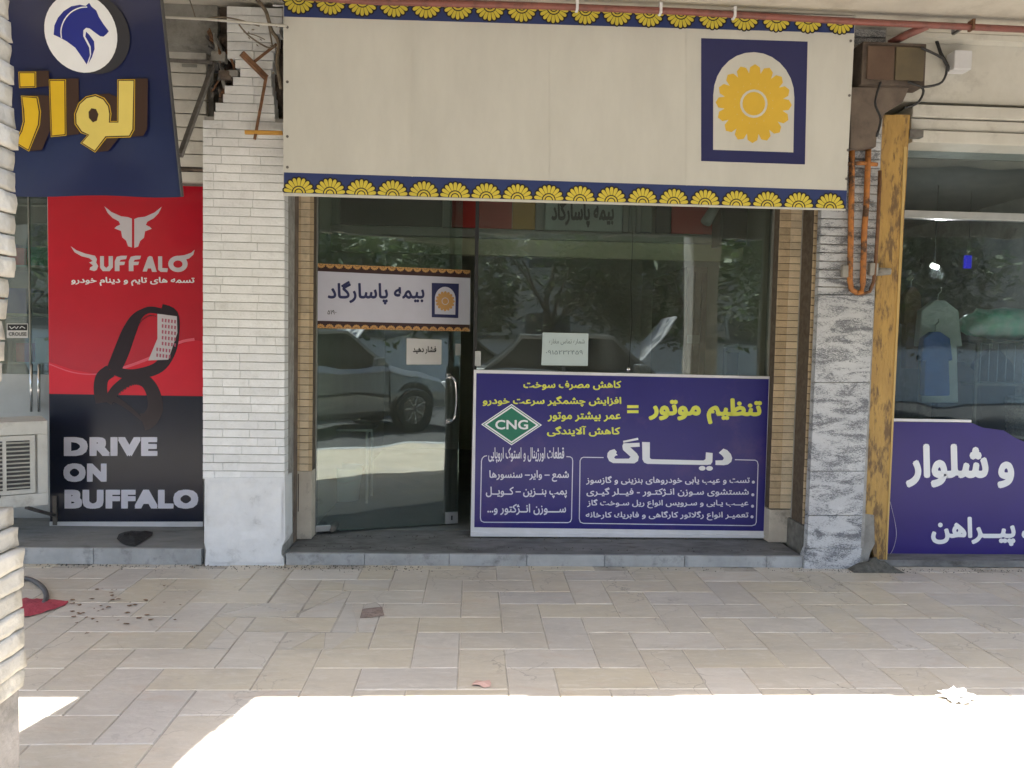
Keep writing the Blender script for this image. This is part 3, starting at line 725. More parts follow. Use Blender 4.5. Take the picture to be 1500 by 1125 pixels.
for L_ in ([(1330, 120), (1352, 130), (1345, 150), (1325, 158)], [(1290, 120), (1282, 150), (1290, 175), (1284, 200)], [(1350, 70), (1385, 90), (1380, 120), (1350, 128)]):
    MB().tube(pp(smoothline(L_, 5), -.16), .008, n=6).build('cable', BLACK, mbx, smooth=True)

# ceiling pipe -----------------------------------------------------------------
mp1 = thing('ceiling_pipe', 'maroon painted pipe running along the ceiling above the cream banner', 'pipe', tuple(W(1000, 20, -.25)))
MB().tube([W(a_, b_, -.25) for a_, b_ in ((380, -9), (540, 2), (800, 9), (1000, 17), (1260, 32), (1560, 46))], .021, n=10).build('pipe_run', PIPE, mp1, smooth=True)
MB().tube([W(1358, 38, -.25), W(1330, 50, -.15), W(1303, 64, -.05)], .026, n=10).build('branch_pipe', PIPE, mp1, smooth=True)
for px, py in ((845, 10), (967, 15), (1075, 21), (1423, 39)):
    c = W(px, py, -.25); MB().box(c.x-.008, c.x+.008, -.277, -.223, c.z-.025, c.z+.04).build('pipe_clip', PVC if px < 1400 else RUST, mp1)
cb = MB().tube([W(a_, b_, -.1) for a_, b_ in ((400, 8), (560, 12), (800, 22), (1250, 46))], .006, n=6).build('cable', PVC, None)
tag(cb, 'thin white cable along the top edge of the cream banner', 'cable')

# ================================================================ right shop
rs = thing('roller_shutter_housing', 'cream metal roller shutter housing above the right shop window', 'shutter housing', (W(1420, 140, .1).x, .2, ZC-.8))
FR = facade(.14)
xr0 = W(1333, 150, .14).x; xr1 = 5.2
def zz(py, Y=.14, px=1420): return W(px, py, Y).z
MB().box(xr0-.25, xr1, .14, .6, zz(152), ZC-.002).build('housing_panel', CREAM, rs)
for a_, b_, yy in ((158, 176, .10), (178, 194, .115), (196, 214, .09)):
    MB().box(xr0, xr1, yy, .5, zz(b_), zz(a_)).build('housing_slat', CREAM, rs, bevel=.006)
MB().box(xr0-.1, xr1, .05, .138, zz(66), zz(58)).build('housing_lip', CREAM, rs)
c = W(1408, 90, .06)
MB().box(c.x-.06, c.x+.065, .04, .139, c.z-.06, c.z+.07).build('cover_plate', PVC, rs, bevel=.01)
MB().tube(pp([(1372, 60), (1378, 78), (1392, 104)], .1), .012, n=6).build('cable', BLACK, rs)
MB().box(W(1330, 205, .05).x, W(1350, 205, .05).x, .03, .08, zz(210), zz(199)).build('latch', GREYM, rs)
pb = thing('pipe_bracket', 'small dark steel bracket under the maroon pipe above the shutter housing', 'bracket', tuple(W(1405, 40, -.05)))
MB().bar(W(1396, 36, -.2), W(1396, 48, .0), .02).build('arm', GREYM, pb); MB().bar(W(1396, 50, -.05), W(1424, 32, -.2), .015).build('arm', GREYM, pb)

YR = .30
rw = thing('right_shop_window', 'dark shop window with aluminium transom above the deep indigo clothing banner', 'window', (W(1420, 600, YR).x, YR, .05))
FW = facade(YR)
xw0 = W(1298, 700, YR).x; 
for (v0, v1, nm) in ((zz(826, YR, 1400), zz(323, YR, 1400), 'pane'), (zz(310, YR, 1400), zz(216, YR, 1400)+.1, 'pane')):
    MB().box(xw0, xr1, YR, YR+.008, v0, v1).build(nm, GLASS3, rw)
MB().box(xw0, xr1, YR-.03, YR+.04, zz(322, YR, 1400), zz(311, YR, 1400)).build('transom', ALU, rw, bevel=.003)
struct('shop_gable', MB().box(5.2, 5.4, .1, 4.6, .004, ZC-.003), CONC)
ri = thing('right_shop_interior', 'dark interior of the clothing shop behind the right window', 'room', (2.9, 2, .05))
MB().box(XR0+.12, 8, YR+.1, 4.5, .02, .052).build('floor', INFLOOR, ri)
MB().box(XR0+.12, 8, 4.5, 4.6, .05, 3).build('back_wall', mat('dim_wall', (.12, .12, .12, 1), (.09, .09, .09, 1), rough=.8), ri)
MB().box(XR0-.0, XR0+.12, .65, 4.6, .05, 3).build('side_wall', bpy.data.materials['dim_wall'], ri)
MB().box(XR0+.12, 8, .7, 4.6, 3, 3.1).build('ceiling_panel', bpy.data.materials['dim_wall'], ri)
# garments
def garment(label, px0, px1, py0, py1, Y, m, name='hanging_shirt', cat='garment', flare=1.15):
    t = thing(name, label, cat, tuple(W((px0+px1)/2, py0, Y)))
    F_ = facade(Y); w_ = px1-px0; cxp = (px0+px1)/2; h = py1-py0
    L_ = [(cxp-w_*.12, py0), (cxp+w_*.12, py0), (cxp+w_*.42, py0+h*.10), (cxp+w_*.5, py0+h*.45), (cxp+w_*.38, py0+h*.45), (cxp+w_*.36*flare, py1), (cxp-w_*.36*flare, py1), (cxp-w_*.38, py0+h*.45), (cxp-w_*.5, py0+h*.45), (cxp-w_*.42, py0+h*.10)]
    MB().flat(F_, UV(F_, L_), 0, 0, th=.07).build('cloth', m, t, bevel=.012)
    a = W(cxp, py0, Y); mb = MB(); mb.tube([a+Vector((0, .03, -.02)), a+Vector((0, .03, .05)), a+Vector((.025, .03, .075)), a+Vector((.02, .03, .1))], .004, n=6); mb.build('hanger_hook', CHROME, t)
    return t
F_A = mat('pale_cloth', (.50, .55, .54, 1), (.40, .45, .45, 1), scale=5, rough=.9, bump=.5, bscale=9)
F_B = mat('blue_cloth', (.05, .14, .45, 1), (.03, .09, .3, 1), scale=5, rough=.8, bump=.5, bscale=12)
F_C = mat('dark_cloth', (.03, .035, .05, 1), (.05, .05, .06, 1), scale=5, rough=.9, bump=.5, bscale=12)
garment('pale grey tank top hanging behind the right shop window', 1345, 1410, 440, 590, .62, F_A)
garment('blue jacket hanging beside the pale grey tank top', 1350, 1396, 486, 580, .48, F_B, 'hanging_jacket')
garment('dark coat hanging low behind the indigo banner edge', 1370, 1440, 530, 720, .8, F_C, 'hanging_coat')
garment('long black coat at the right edge behind the shop window', 1424, 1490, 512, 720, .95, F_C, 'hanging_coat')
garment('brownish shirt hanging beside the ochre post inside the window', 1324, 1352, 420, 540, .75, mat('brown_cloth', (.16, .09, .06, 1), (.12, .07, .05, 1), scale=6, rough=.9, bump=.4, bscale=12))
bagt = thing('plastic_bag', 'bulging pale plastic bag with green print on the display rack', 'bag', tuple(W(1455, 490, .75)))
mb = MB(); c = W(1466, 474, .62); nn = 24
for i in range(13):
    th = math.pi*i/12
    for k in range(nn):
        ph = 2*math.pi*k/nn; d = Vector((math.sin(th)*math.cos(ph)*.30, math.sin(th)*math.sin(ph)*.15, math.cos(th)*.12))
        d.x = .30*math.copysign(abs(d.x/.30)**.7, d.x); d *= 1+.25*noise.noise(d*11+Vector((3, 0, 0)))+.1*noise.noise(d*30); mb.v.append(tuple(c+d))
for i in range(12):
    for k in range(nn):
        a = i*nn+k; b = i*nn+(k+1) % nn; mb.f.append((a, a+nn, b+nn, b)); mb.m.append(0)
mb.build('bag_body', mat('milky_plastic', (.72, .78, .76, 1), (.16, .62, .46, 1), scale=4, rough=.35, bump=.6, bscale=14), bagt, smooth=True)
rk = thing('display_rack', 'metal wire rack holding the plastic bag in the right shop', 'rack', tuple(W(1450, 620, .8)))
za = W(1455, 499, .62).z
x0_, x1_ = W(1410, 500, .8).x, W(1530, 500, .8).x
MB().box(x0_, x1_, .45, 1.0, za-.02, za).build('shelf', GREYM, rk)
MB().box(x0_, x1_, .62, 1.0, za-.35, za-.33).build('shelf', GREYM, rk)
for q in (x0_, x1_-.02):
    for yy in (.62, .98): MB().box(q, q+.02, yy, yy+.02, .055, za-.02).build('post', GREYM, rk)
for i in range(10):
    xx = x0_+.03+(x1_-x0_-.06)*i/9; MB().tube([Vector((xx, .615, za-.33)), Vector((xx, .615, za-.02))], .003, n=5).build('wire', CHROME, rk)
wb = thing('wicker_basket', 'grey woven basket standing at the right edge of the clothing shop window', 'basket', tuple(W(1500, 700, .55)))
c = W(1510, 640, .6)
mb = MB().lathe((c.x, .62, c.z-.35), [(0, 0), (.12, 0), (.17, .65), (.16, .66), (.11, .02)], n=24); mb.build('weave', mat('wicker', (.33, .33, .31, 1), (.16, .16, .15, 1), scale=60, rough=.8, bump=1, bscale=80), wb)
for i in range(16):
    MB().lathe((c.x, .62, c.z-.35), [(.122+.05*i/16, .04*i+.005), (.129+.05*i/16, .04*i+.02), (.122+.05*i/16, .04*i+.034)], n=20).build('coil', bpy.data.materials['wicker'], wb)
ll = thing('ceiling_lamp', 'small lit white lamp glowing inside the right shop', 'lamp', tuple(W(1369, 390, 1.6)))
LIT = bpy.data.materials.new('lit_lamp'); LIT.use_nodes = True; e = LIT.node_tree.nodes['Principled BSDF']; e.inputs['Emission Color'].default_value = (1, .95, .85, 1); e.inputs['Emission Strength'].default_value = 1.2
c = W(1369, 390, 1.6); MB().tube([c+Vector((-.03, 0, .01)), c+Vector((.03, 0, -.01))], .022, n=10).build('bulb', LIT, ll)
MB().tube([c+Vector((0, 0, .02)), Vector((c.x, 1.6, 3.0))], .004, n=5).build('cord', BLACK, ll)
pl = bpy.data.lights.new('lamp_light', 'POINT'); pl.energy = 2.5; pl.shadow_soft_size = .05; plo = bpy.data.objects.new('lamp_light', pl); C.objects.link(plo); plo.parent = ll; plo.location = (0, -.06, -.06)
bl = thing('blue_light_strip', 'small glowing blue sign strip hanging inside the right shop', 'light', tuple(W(1419, 383, 1.8)))
LB = bpy.data.materials.new('blue_light'); LB.use_nodes = True; e = LB.node_tree.nodes['Principled BSDF']; e.inputs['Base Color'].default_value = (.02, .02, .3, 1); e.inputs['Emission Color'].default_value = (.02, .01, .8, 1); e.inputs['Emission Strength'].default_value = .12
a, b = W(1415, 374, 1.8), W(1423, 393, 1.8); MB().box(a.x, b.x, 1.8, 1.83, b.z, a.z).build('strip', LB, bl)
MB().tube([Vector(((a.x+b.x)/2, 1.81, a.z)), Vector(((a.x+b.x)/2, 1.81, 3.0))], .003, n=5).build('cord', BLACK, bl)

# indigo clothing banner
YB = .20
FB = facade(YB)
q6 = lambda pts: [(1280+a/1.9397, 280+b/1.9397) for a, b in pts]
cbn = thing('clothing_banner', 'deep indigo vinyl banner with white clothing words at lower right', 'banner', tuple(W(1400, 830, YB)))
MB().flat(FB, UV(FB, q6([(52, 656), (277, 658), (310, 672), (370, 680), (400, 700), (430, 713), (620, 716), (620, 1062), (33, 1058)])), 0, 0, th=.006).build('sheet', P_IND2, cbn)
MB().flat(FB, UV(FB, q6([(52, 646), (277, 650), (277, 657), (52, 654)])), .002, 0, th=.02).build('top_strip', PVC, cbn)
MB().flat(FB, UV(FB, q6([(28, 1059), (620, 1063), (620, 1078), (42, 1075)])), .008, 0, th=.02).build('bottom_strip', PVC, cbn)
def lq(F, text, box, m, parent, f, **k):
    (a, b, c, d) = box; return letters(F, text, f([(a, b), (c, b), (c, d), (a, d)]), m, parent, **k)
lq(FB, 'شلوار', (90, 718, 325, 842), P_WHITE, cbn, q6, bold=.03, heavy=.025)
lq(FB, 'و', (350, 768, 398, 844), P_WHITE, cbn, q6, bold=.03, heavy=.02)
lq(FB, 'پیــراهن', (162, 925, 402, 1008), P_WHITE, cbn, q6, bold=.028, heavy=.02)
lq(FB, 'ت', (419, 955, 500, 990), P_WHITE, cbn, q6, bold=.03, heavy=.02)
th_ = MB().tube([W(a_, b_, YB-.015) for a_, b_ in smoothline([(1304, 735), (1311, 765), (1313, 785), (1308, 805), (1299, 818)], 4)], .0015, n=4).build('loose_thread', P_SILV, None)
tag(th_, 'thin pale thread hanging in a curve over the indigo clothing banner', 'thread')
dd = thing('dirt_heap', 'small heap of dark dirt at the foot of the ochre post', 'dirt', tuple(G(1280, 838)))
mb = MB(); c = G(1280, 836); nx, ny = 16, 8
for jx in range(ny+1):
    for i in range(nx+1):
        u, v = i/nx, jx/ny; e = max(0, math.sin(math.pi*u))*max(0, math.sin(math.pi*v))
        p = Vector((c.x-.17+.36*u, c.y-.06+.16*v, .002)); p.z += e*(.055+.05*noise.noise(p*18)); mb.v.append(tuple(p))
for jx in range(ny):
    for i in range(nx):
        a = jx*(nx+1)+i; mb.f.append((a, a+1, a+nx+2, a+nx+1)); mb.m.append(0)
mb.build('heap', mat('dark_dirt', (.07, .07, .06, 1), (.13, .125, .11, 1), scale=30, rough=1, bump=1, bscale=60), dd, smooth=True, recalc=False)

# ================================================================ fascia banner
YF = -.16
FF = facade(YF)
fb = thing('fascia_banner', 'long cream shop banner with blue borders of yellow rosettes over the door', 'banner', tuple(W(830, 300, YF)))
TLp, TRp, BRp, BLp = (415, -7), (1253, 24), (1238.5, 308.5), (415, 286.5)
MB().flat(FF, UV(FF, [BLp, BRp, TRp, TLp]), 0, 0, th=.012).build('sheet', P_CREAM, fb)
MB().flat(FF, UV(FF, [(416, 252.5), (1240.5, 279), (1239, 306), (416, 282.5)][::-1]), .0012).build('lower_border', P_BBLUE, fb)
MB().flat(FF, UV(FF, [(416, -5.5), (1252, 26), (1251, 49), (416, 24.5)][::-1]), .0012).build('upper_border', P_BBLUE, fb)
for k_, px in enumerate((604, 806, 1006)):
    MB().flat(FF, UV(FF, [(px-1.1, 25+(px-416)*.0293), (px+1.1, 25+(px-416)*.0293), (px+1.1, 253+(px-416)*.0316), (px-1.1, 253+(px-416)*.0316)][::-1]), .0026, 0, th=.002).build('welded_seam', P_CREAM, fb)
for px, py in ((421, 40), (421, 120), (421, 200), (421, 245), (1246, 60), (1244, 140), (1242, 220), (1240, 262)):
    c = F_c = FF.uv(px, py); mb = MB(); mb.flat(FF, [(c[0]+.009*math.cos(i*.6283), c[1]+.009*math.sin(i*.6283)) for i in range(10)], .003, 0, th=.002); mb.build('eyelet', GREYM, fb)
def rosette_mesh(name, r, m1, m2, seg=9, full=False):
    mb = MB(); F_ = Frame((0, 0, 0), (1, 0, 0), (0, -1, 0))
    tot = 2*math.pi if full else math.pi
    np_ = seg*2 if full else seg
    def petal(a, rr, wd, n, m):
        pts = []; L0, L1 = r*.30, rr; 
        prof = [(L0, wd*.42), (L0+(L1-L0)*.35, wd*.74), (L0+(L1-L0)*.68, wd*1.0), (L0+(L1-L0)*.86, wd*.95), (L0+(L1-L0)*.96, wd*.62), (L1, wd*.2)]
        ca, sa = math.cos(a), math.sin(a)
        for d, h in prof: pts.append((d*ca-h*sa, d*sa+h*ca))
        for d, h in prof[::-1]: pts.append((d*ca+h*sa, d*sa-h*ca))
        if not full: pts = [(x, max(y, 0)) for x, y in pts]
        mb.flat(F_, pts, n, m)
    hw = r*math.tan(tot/np_/2)*.80
    for i in range(np_):
        a = tot*(i+.5)/np_
        petal(a, r*1.06, hw*1.32, .0004+.00005*(i % 2), 1); 
    for i in range(np_):
        a = tot*(i+.5)/np_
        petal(a, r*.97, hw*.80, .0009+.00005*(i % 2), 0)
    def disc(rr, n, m):
        k = 18
        if full: pts = [(rr*math.cos(2*math.pi*i/k), rr*math.sin(2*math.pi*i/k)) for i in range(k)]
        else: pts = [(rr*math.cos(math.pi*i/k), rr*math.sin(math.pi*i/k)) for i in range(k+1)]
        mb.flat(F_, pts, n, m)
    disc(r*.46, .0013, 1); disc(r*.385, .0016, 0); disc(r*.28, .0019, 1); disc(r*.21, .0022, 0)
    o = mb.build(name, [m1, m2]); me = o.data; bpy.data.objects.remove(o); return me
pxm = (W(800, 280, YF)-W(799, 280, YF)).length
RM = rosette_mesh('rosette', 22.3*pxm, P_YEL, P_OUT)
nR = 18
for i in range(nR):
    t = i/(nR-1); px = 437.7+(1215.6-437.7)*t
    o = bpy.data.objects.new('rosette', RM); C.objects.link(o); o.parent = fb
    o.location = W(px, 282.6+(305.2-282.6)*t, YF-.0016)-fb.location; o.rotation_euler = (0, R(.45), 0)
nT = 18
for i in range(nT):
    t = i/(nT-1); px = 437.7+(1231-437.7)*t
    o = bpy.data.objects.new('rosette', RM); C.objects.link(o); o.parent = fb
    o.location = W(px, -3+(27.5+3)*t, YF-.0016)-fb.location; o.rotation_euler = (0, R(180+1), 0)
# emblem: arch and sun flower in a navy frame
def emblem(F, parent, x0, y0, x1, y1, x1b, y1b, mnavy, mwhite, mgold, n0=.0012):
    # corners TL(x0,y0) TR(x1,y0') BR BL given as pixel rect with slight skew
    def q(s, t): return F.uv(*( (x0+(x1-x0)*s)+(x1b-x1)*t*s, (y0+(y1-y0)*t)+y1b*s))
    MB().flat(F, [q(0, 1), q(1, 1), q(1, 0), q(0, 0)], n0).build('emblem_frame', mnavy, parent)
    k = 14; L_ = [q(.115, .905), q(.885, .905)]
    for i in range(k+1):
        a = math.pi*i/k; L_.append(q(.5+.385*math.cos(a), .46-.36*math.sin(a)))
    MB().flat(F, L_, n0+.0006).build('emblem_arch', mwhite, parent)
    mb = MB(); c = q(.5, .52); rad = abs(q(1, 0)[0]-q(0, 0)[0])*.36
    for i in range(16):
        a = 2*math.pi*i/16; ca, sa = math.cos(a), math.sin(a)
        pts = [(c[0]+d*ca-h*sa, c[1]+d*sa+h*ca) for d, h in ((.35*rad, .05*rad), (.7*rad, .16*rad), (.92*rad, .13*rad), (rad, 0), (.92*rad, -.13*rad), (.7*rad, -.16*rad), (.35*rad, -.05*rad))]
        mb.flat(F, pts, n0+.0012+.00005*(i % 2), 0)
    mb.flat(F, [(c[0]+.5*rad*math.cos(i*.3142), c[1]+.5*rad*math.sin(i*.3142)) for i in range(20)], n0+.0016, 0)
    mb.flat(F, [(c[0]+.36*rad*math.cos(i*.3142), c[1]+.36*rad*math.sin(i*.3142)) for i in range(20)], n0+.002, 1)
    mb.flat(F, [(c[0]+.30*rad*math.cos(i*.3142), c[1]+.30*rad*math.sin(i*.3142)) for i in range(20)], n0+.0024, 0)
    mb.build('emblem_flower', [mgold, mwhite], parent)
emblem(FF, fb, 1027, 56, 1183, 236, 1179, 5, P_DNAVY, P_CREAM, P_GOLD)

# ================================================================ glass door and window
DA = R(17)
hp = W(461, 600, YG)
FD = Frame((hp.x, YG, 0), (math.cos(DA), math.sin(DA), 0), (math.sin(DA), -math.cos(DA), 0))
DW = FD.uv(673, 600)[0]
door = thing('glass_door', 'frameless glass door standing ajar, with D handle, under the small banner', 'door', (hp.x, YG, ZS))
MB().fbox(FD, .006, DW, ZS+.015, 2.68, -.01, 0).build('glass_pane', GLASS2, door)
# D-shaped handle
hu, hv0 = FD.uv(657, 551); _, hv1 = FD.uv(658, 617)
hpts = []
for i in range(13):
    a = math.pi*i/12; hpts.append(FD.p(hu+.055*math.sin(a)**.6 if math.sin(a) > 0 else hu, hv1+(hv0-hv1)*(1-(1-math.cos(a))/2), .008+.045*min(1, math.sin(a)*2.2)))
MB().tube(hpts, .0125, n=12).build('handle', CHROME, door, smooth=True)
for v in (hv0, hv1):
    MB().fbox(FD, hu-.02, hu+.02, v-.02, v+.02, .0005, .01).build('handle_mount', CHROME, door, bevel=.003)
u_, v_ = FD.uv(654, 762)
pf = MB().fbox(FD, DW-.10, DW, ZS+.016, ZS+.105, -.022, .012).build('patch_fitting', ALU, door, bevel=.003)
MB().fbox(FD, DW-.057, DW-.045, ZS+.045, ZS+.08, .0125, .015).build('key_slot', BLACK, pf)
u_, v_ = FD.uv(668, 512)
MB().fbox(FD, DW-.045, DW-.002, v_-.045, v_+.045, .0005, .02).build('lock', ALU, door, bevel=.003)
MB().fbox(FD, .008, .12, ZS+.016, ZS+.06, -.02, .012).build('hinge_fitting', ALU, door, bevel=.003)
fr = thing('door_post', 'narrow dull aluminium post between the tan brick jamb and the glass door', 'door frame', (hp.x, YG, ZS))
MB().box(jx1+.002, hp.x-.004, YG-.02, YG+.05, ZS, 2.7).build('post', ALUD, fr)
# fixed window
wx0, wx1 = W(697, 600, YG).x, W(1124, 600, YG).x
win = thing('fixed_shop_window', 'large fixed glass pane above and behind the blue engine tuning sign', 'window', ((wx0+wx1)/2, YG, ZS))
MB().box(wx0, wx1, YG, YG+.01, ZS+.012, 2.74).build('glass_pane', GLASS, win)
MB().box(wx0-.028, wx0-.001, YG-.012, YG+.03, ZS, 2.74).build('dark_mullion', BLACK, win)
MB().box(wx1+.001, ja-.001, YG-.03, YG+.05, ZS, 2.74).build('side_post', ALUD, win)
c = W(700, 525, YG); MB().box(c.x-.022, c.x+.022, YG-.03, YG-.001, c.z-.055, c.z+.055).build('strike_lock', ALU, win, bevel=.004)
lt = MB().box(wx0, wx1, YG-.05, YG+.06, ZS+.0, ZS+.011).build('threshold_rail', ALUD, win)
# wavy tape/cable hanging in the window
hc = MB().tube([W(924, 300, YG-.02), W(927, 350, YG-.02), W(924, 420, YG-.02), W(926, 470, YG-.02), W(921, 540, YG-.02)], .002, n=5).build('hanging_wire', BLACK, None)
tag(hc, 'thin dark wire hanging from the banner down to the top of the blue sign', 'wire')

# small insurance banner on the door
q7 = lambda pts: [(420+a/4.0167, 280+b/4.0167) for a, b in pts]
class FS(Frame): pass
FDB = Frame(FD.p(0, 0, .004), FD.U, FD.N)
db = thing('small_door_banner', 'white strip banner with ornament borders and emblem stuck across the glass door', 'banner', tuple(FDB.p(.5, 1.7)))
MB().flat(FDB, UV(FDB, q7([(175, 425), (1081, 465), (1078, 826), (172, 806)][::-1])), 0, 0, th=.003).build('sheet', P_LAV, db)
for (A_, nm) in (([(175, 425), (1081, 465), (1080, 511), (174, 470)], 'upper_border'), ([(172, 762), (1077, 786), (1076, 826), (172, 806)], 'lower_border')):
    MB().flat(FDB, UV(FDB, q7(A_[::-1])), .001).build(nm, P_ORGD, db)
    tl, tr, br, bl_ = [Vector(x) for x in UV(FDB, q7(A_))]
    hgt = (tl-bl_).length; mb = MB(); n_ = 18
    for i in range(n_):
        t = (i+.5)/n_; cb_ = bl_*(1-t)+br*t; ct_ = tl*(1-t)+tr*t
        up = (nm == 'upper_border'); c0_ = ct_ if up else cb_; sgn = -1 if up else 1
        rr = (br-bl_).length/n_*.47
        for k in range(7):
            a = math.pi*(k+.5)/7; pc = Vector((math.cos(a), math.sin(a)*sgn))
            pts = [tuple(c0_+pc*rr*.45+Vector((-pc.y, pc.x))*rr*.1), tuple(c0_+pc*rr*.95+Vector((-pc.y, pc.x))*rr*.19), tuple(c0_+pc*rr*1.12), tuple(c0_+pc*rr*.95-Vector((-pc.y, pc.x))*rr*.19), tuple(c0_+pc*rr*.45-Vector((-pc.y, pc.x))*rr*.1)]
            mb.flat(FDB, pts, .0022)
        mb.flat(FDB, [tuple(c0_+Vector((math.cos(math.pi*k/8), sgn*math.sin(math.pi*k/8)))*rr*.35) for k in range(9)], .0022)
    mb.build('ornament', P_ORG, db)
lq(FDB, 'بیمه پاسارگاد', (240, 528, 810, 668), P_DNAVY, db, q7, n=.0015, bold=.022, heavy=.012)
lq(FDB, '۰۹۱۵', (240, 700, 292, 725), P_INK, db, q7, n=.0015, bold=.01)
emblem(FDB, db, 420+853/4.0167, 280+540/4.0167, 420+1013/4.0167, 280+742/4.0167, 420+1009/4.0167, 1.2, P_DNAVY, P_LAV, P_ORG)
MB().fbox(FD, .5, .508, 1.4, 1.408, .0, .001)
pn = thing('push_notice', 'small white paper notice with a bold Persian word on the glass door', 'notice', tuple(FDB.p(.7, 1.5)))
MB().flat(FDB, UV(FDB, q7([(706, 866), (912, 874), (910, 1020), (704, 1020)][::-1])), 0, 0, th=.001).build('paper', P_PAPERW, pn)
lq(FDB, 'فشار دهید', (742, 912, 880, 958), P_INK, pn, q7, n=.001, bold=.03, heavy=.012)
hw = thing('handwritten_note', 'pale blue sheet with faint handwriting taped to the fixed window above the sign', 'notice', tuple(W(827, 535, YG-.004)))
FP = facade(YG-.004)
MB().flat(FP, UV(FP, [(795, 487), (862, 488.5), (861, 536), (793, 535)][::-1]), 0, 0, th=.001).build('paper', P_PAPER, hw)
qn = lambda pts: [(770+a/12.5, 470+b/12.5) for a, b in pts]
lq(FP, 'شماره تماس مغازه', (430, 330, 1080, 440), P_FINK, hw, qn, n=.001, bold=.0)
letters(FP, '۰۹۱۵۲۳۲۴۵۹', qn([(370, 540), (1045, 540), (1045, 615), (370, 615)]), P_FINK, hw, n=.001, bold=.0, persian=False)

# ================================================================ blue engine tuning sign
YS = YG-.055
FSg = facade(YS)
q2 = lambda pts: [(680+a/3.2609, 530+b/3.2609) for a, b in pts]
sg = thing('engine_tuning_sign', 'indigo sign with lime and white Persian lettering and a green diamond, standing below the window', 'sign', tuple(W(905, 788, YS)))
MB().flat(FSg, UV(FSg, q2([(46, 38), (1459, 70), (1430, 840), (30, 832)][::-1])), 0, 0, th=.02).build('panel', PVC, sg)
MB().flat(FSg, UV(FSg, q2([(58, 54), (1455, 82), (1430, 808), (48, 790)][::-1])), .0012).build('printed_sheet', P_IND, sg)
MB().flat(FSg, UV(FSg, q2([(30, 815), (1431, 826), (1430, 840), (30, 832)][::-1])), .012, 0, th=.011).build('lower_rail', PVC, sg)
LN = .0024
for t, bx in (('کاهش مصرف سوخت', (282, 90, 750, 135)), ('افزایش چشمگیر سرعت خودرو', (88, 163, 750, 214)), ('عمر بیشتر موتور', (398, 238, 748, 286)), ('کاهش آلایندگی', (395, 306, 745, 357))):
    lq(FSg, t, bx, P_LIME, sg, q2, n=LN, bold=.024, heavy=.014)
tt = [(880, 168), (1422, 176), (1422, 300), (880, 296)]
letters(FSg, 'تنظیم موتور', q2(tt), P_LIME, sg, n=LN, bold=.03, heavy=.03)
for a_ in (207, 231): MB().flat(FSg, UV(FSg, q2([(778, a_), (832, a_), (832, a_+14), (778, a_+14)][::-1])), LN).build('equals_bar', P_LIME, sg)
# big word drawn with heavy strokes
ql = lambda pts: [(840+a/5.172, 640+b/5.172) for a, b in pts]
mb = MB()
def fl(pts, n, m=0): mb.flat(FSg, UV(FSg, ql(pts)), n, m)
fl([(1100, 120), (1135, 88), (1165, 100), (1192, 130), (1202, 160), (1195, 188), (1170, 208), (1140, 214), (1075, 212), (1075, 178), (1130, 176), (1140, 160), (1125, 140)], LN)
fl([(1003, 116), (1054, 122), (1052, 188), (1040, 208), (1010, 212), (560, 204), (535, 194), (522, 170), (519, 38), (578, 40), (578, 158), (590, 168), (985, 178), (1000, 168)], LN)
fl([(310, 92), (328, 112), (322, 125), (335, 138), (318, 142), (308, 155), (318, 165), (420, 164), (432, 150), (375, 98), (370, 68), (378, 48), (500, 44), (502, 74), (430, 78), (480, 124), (495, 150), (488, 182), (462, 200), (300, 198), (270, 182), (255, 150), (258, 122), (275, 102)], LN)
fl([(375, 30), (488, 6), (492, 22), (378, 44)], LN)
for c_ in ((975, 237), (1030, 238)): fl([(c_[0]+26*math.cos(i*.5236), c_[1]+18*math.sin(i*.5236)) for i in range(12)], LN)
mb.build('lettering', P_WHITE, sg)
for i, (t, bx) in enumerate((('تست و عیب یابی خودروهای بنزینی و گازسوز', (95, 295, 1335, 362)), ('شستشوی سـوزن انـژکتـور - فیــلر گیـری', (98, 382, 1328, 452)), ('عیــب یـابی و سـرویس انواع ریل سـوخت گاز', (103, 470, 1325, 540)), ('تعمیـر انواع رگلاتور کارگاهی و فابریك کارخانه', (92, 560, 1325, 632)))):
    lq(FSg, t, bx, P_LIL, sg, ql, n=LN, bold=.02, heavy=.01)
mb = MB()
for c_ in ((1362, 342), (1358, 438), (1356, 524), (1352, 605)): mb.flat(FSg, UV(FSg, ql([(c_[0]+12*math.cos(i*.785), c_[1]+12*math.sin(i*.785)) for i in range(8)])), LN)
mb.build('bullet_dots', P_LIL, sg)
q3 = lambda pts: [(680+a/6.25, 640+b/6.25) for a, b in pts]
for t, bx in (('قطعات اورژینال و استوک اروپایی', (220, 95, 915, 238)), ('شمع – وایر– سنسورها', (230, 305, 958, 410)), ('پمپ بنــزین – کــویــل', (198, 455, 940, 560)), ('ســــوزن انــژکتور و...', (212, 612, 932, 715))):
    lq(FSg, t, bx, P_LIL, sg, q3, n=LN, bold=.016, heavy=.012)
def rbox(pts, wd):
    mb = MB(); strip(mb, FSg, UV(FSg, pts), wd, LN); return mb.build('ruled_frame', P_LIL, sg)
rbox(ql([(228, 156), (75, 154), (60, 160), (50, 180), (44, 620), (52, 645), (75, 654), (1350, 672), (1375, 665), (1384, 645), (1398, 210), (1392, 185), (1375, 176), (1222, 172)]), .0065)
rbox(q3([(208, 172), (185, 176), (165, 195), (158, 220), (148, 740), (155, 768), (180, 780), (950, 784), (972, 775), (982, 750), (993, 220), (988, 195), (970, 182), (935, 180)]), .0065)
mb = MB()
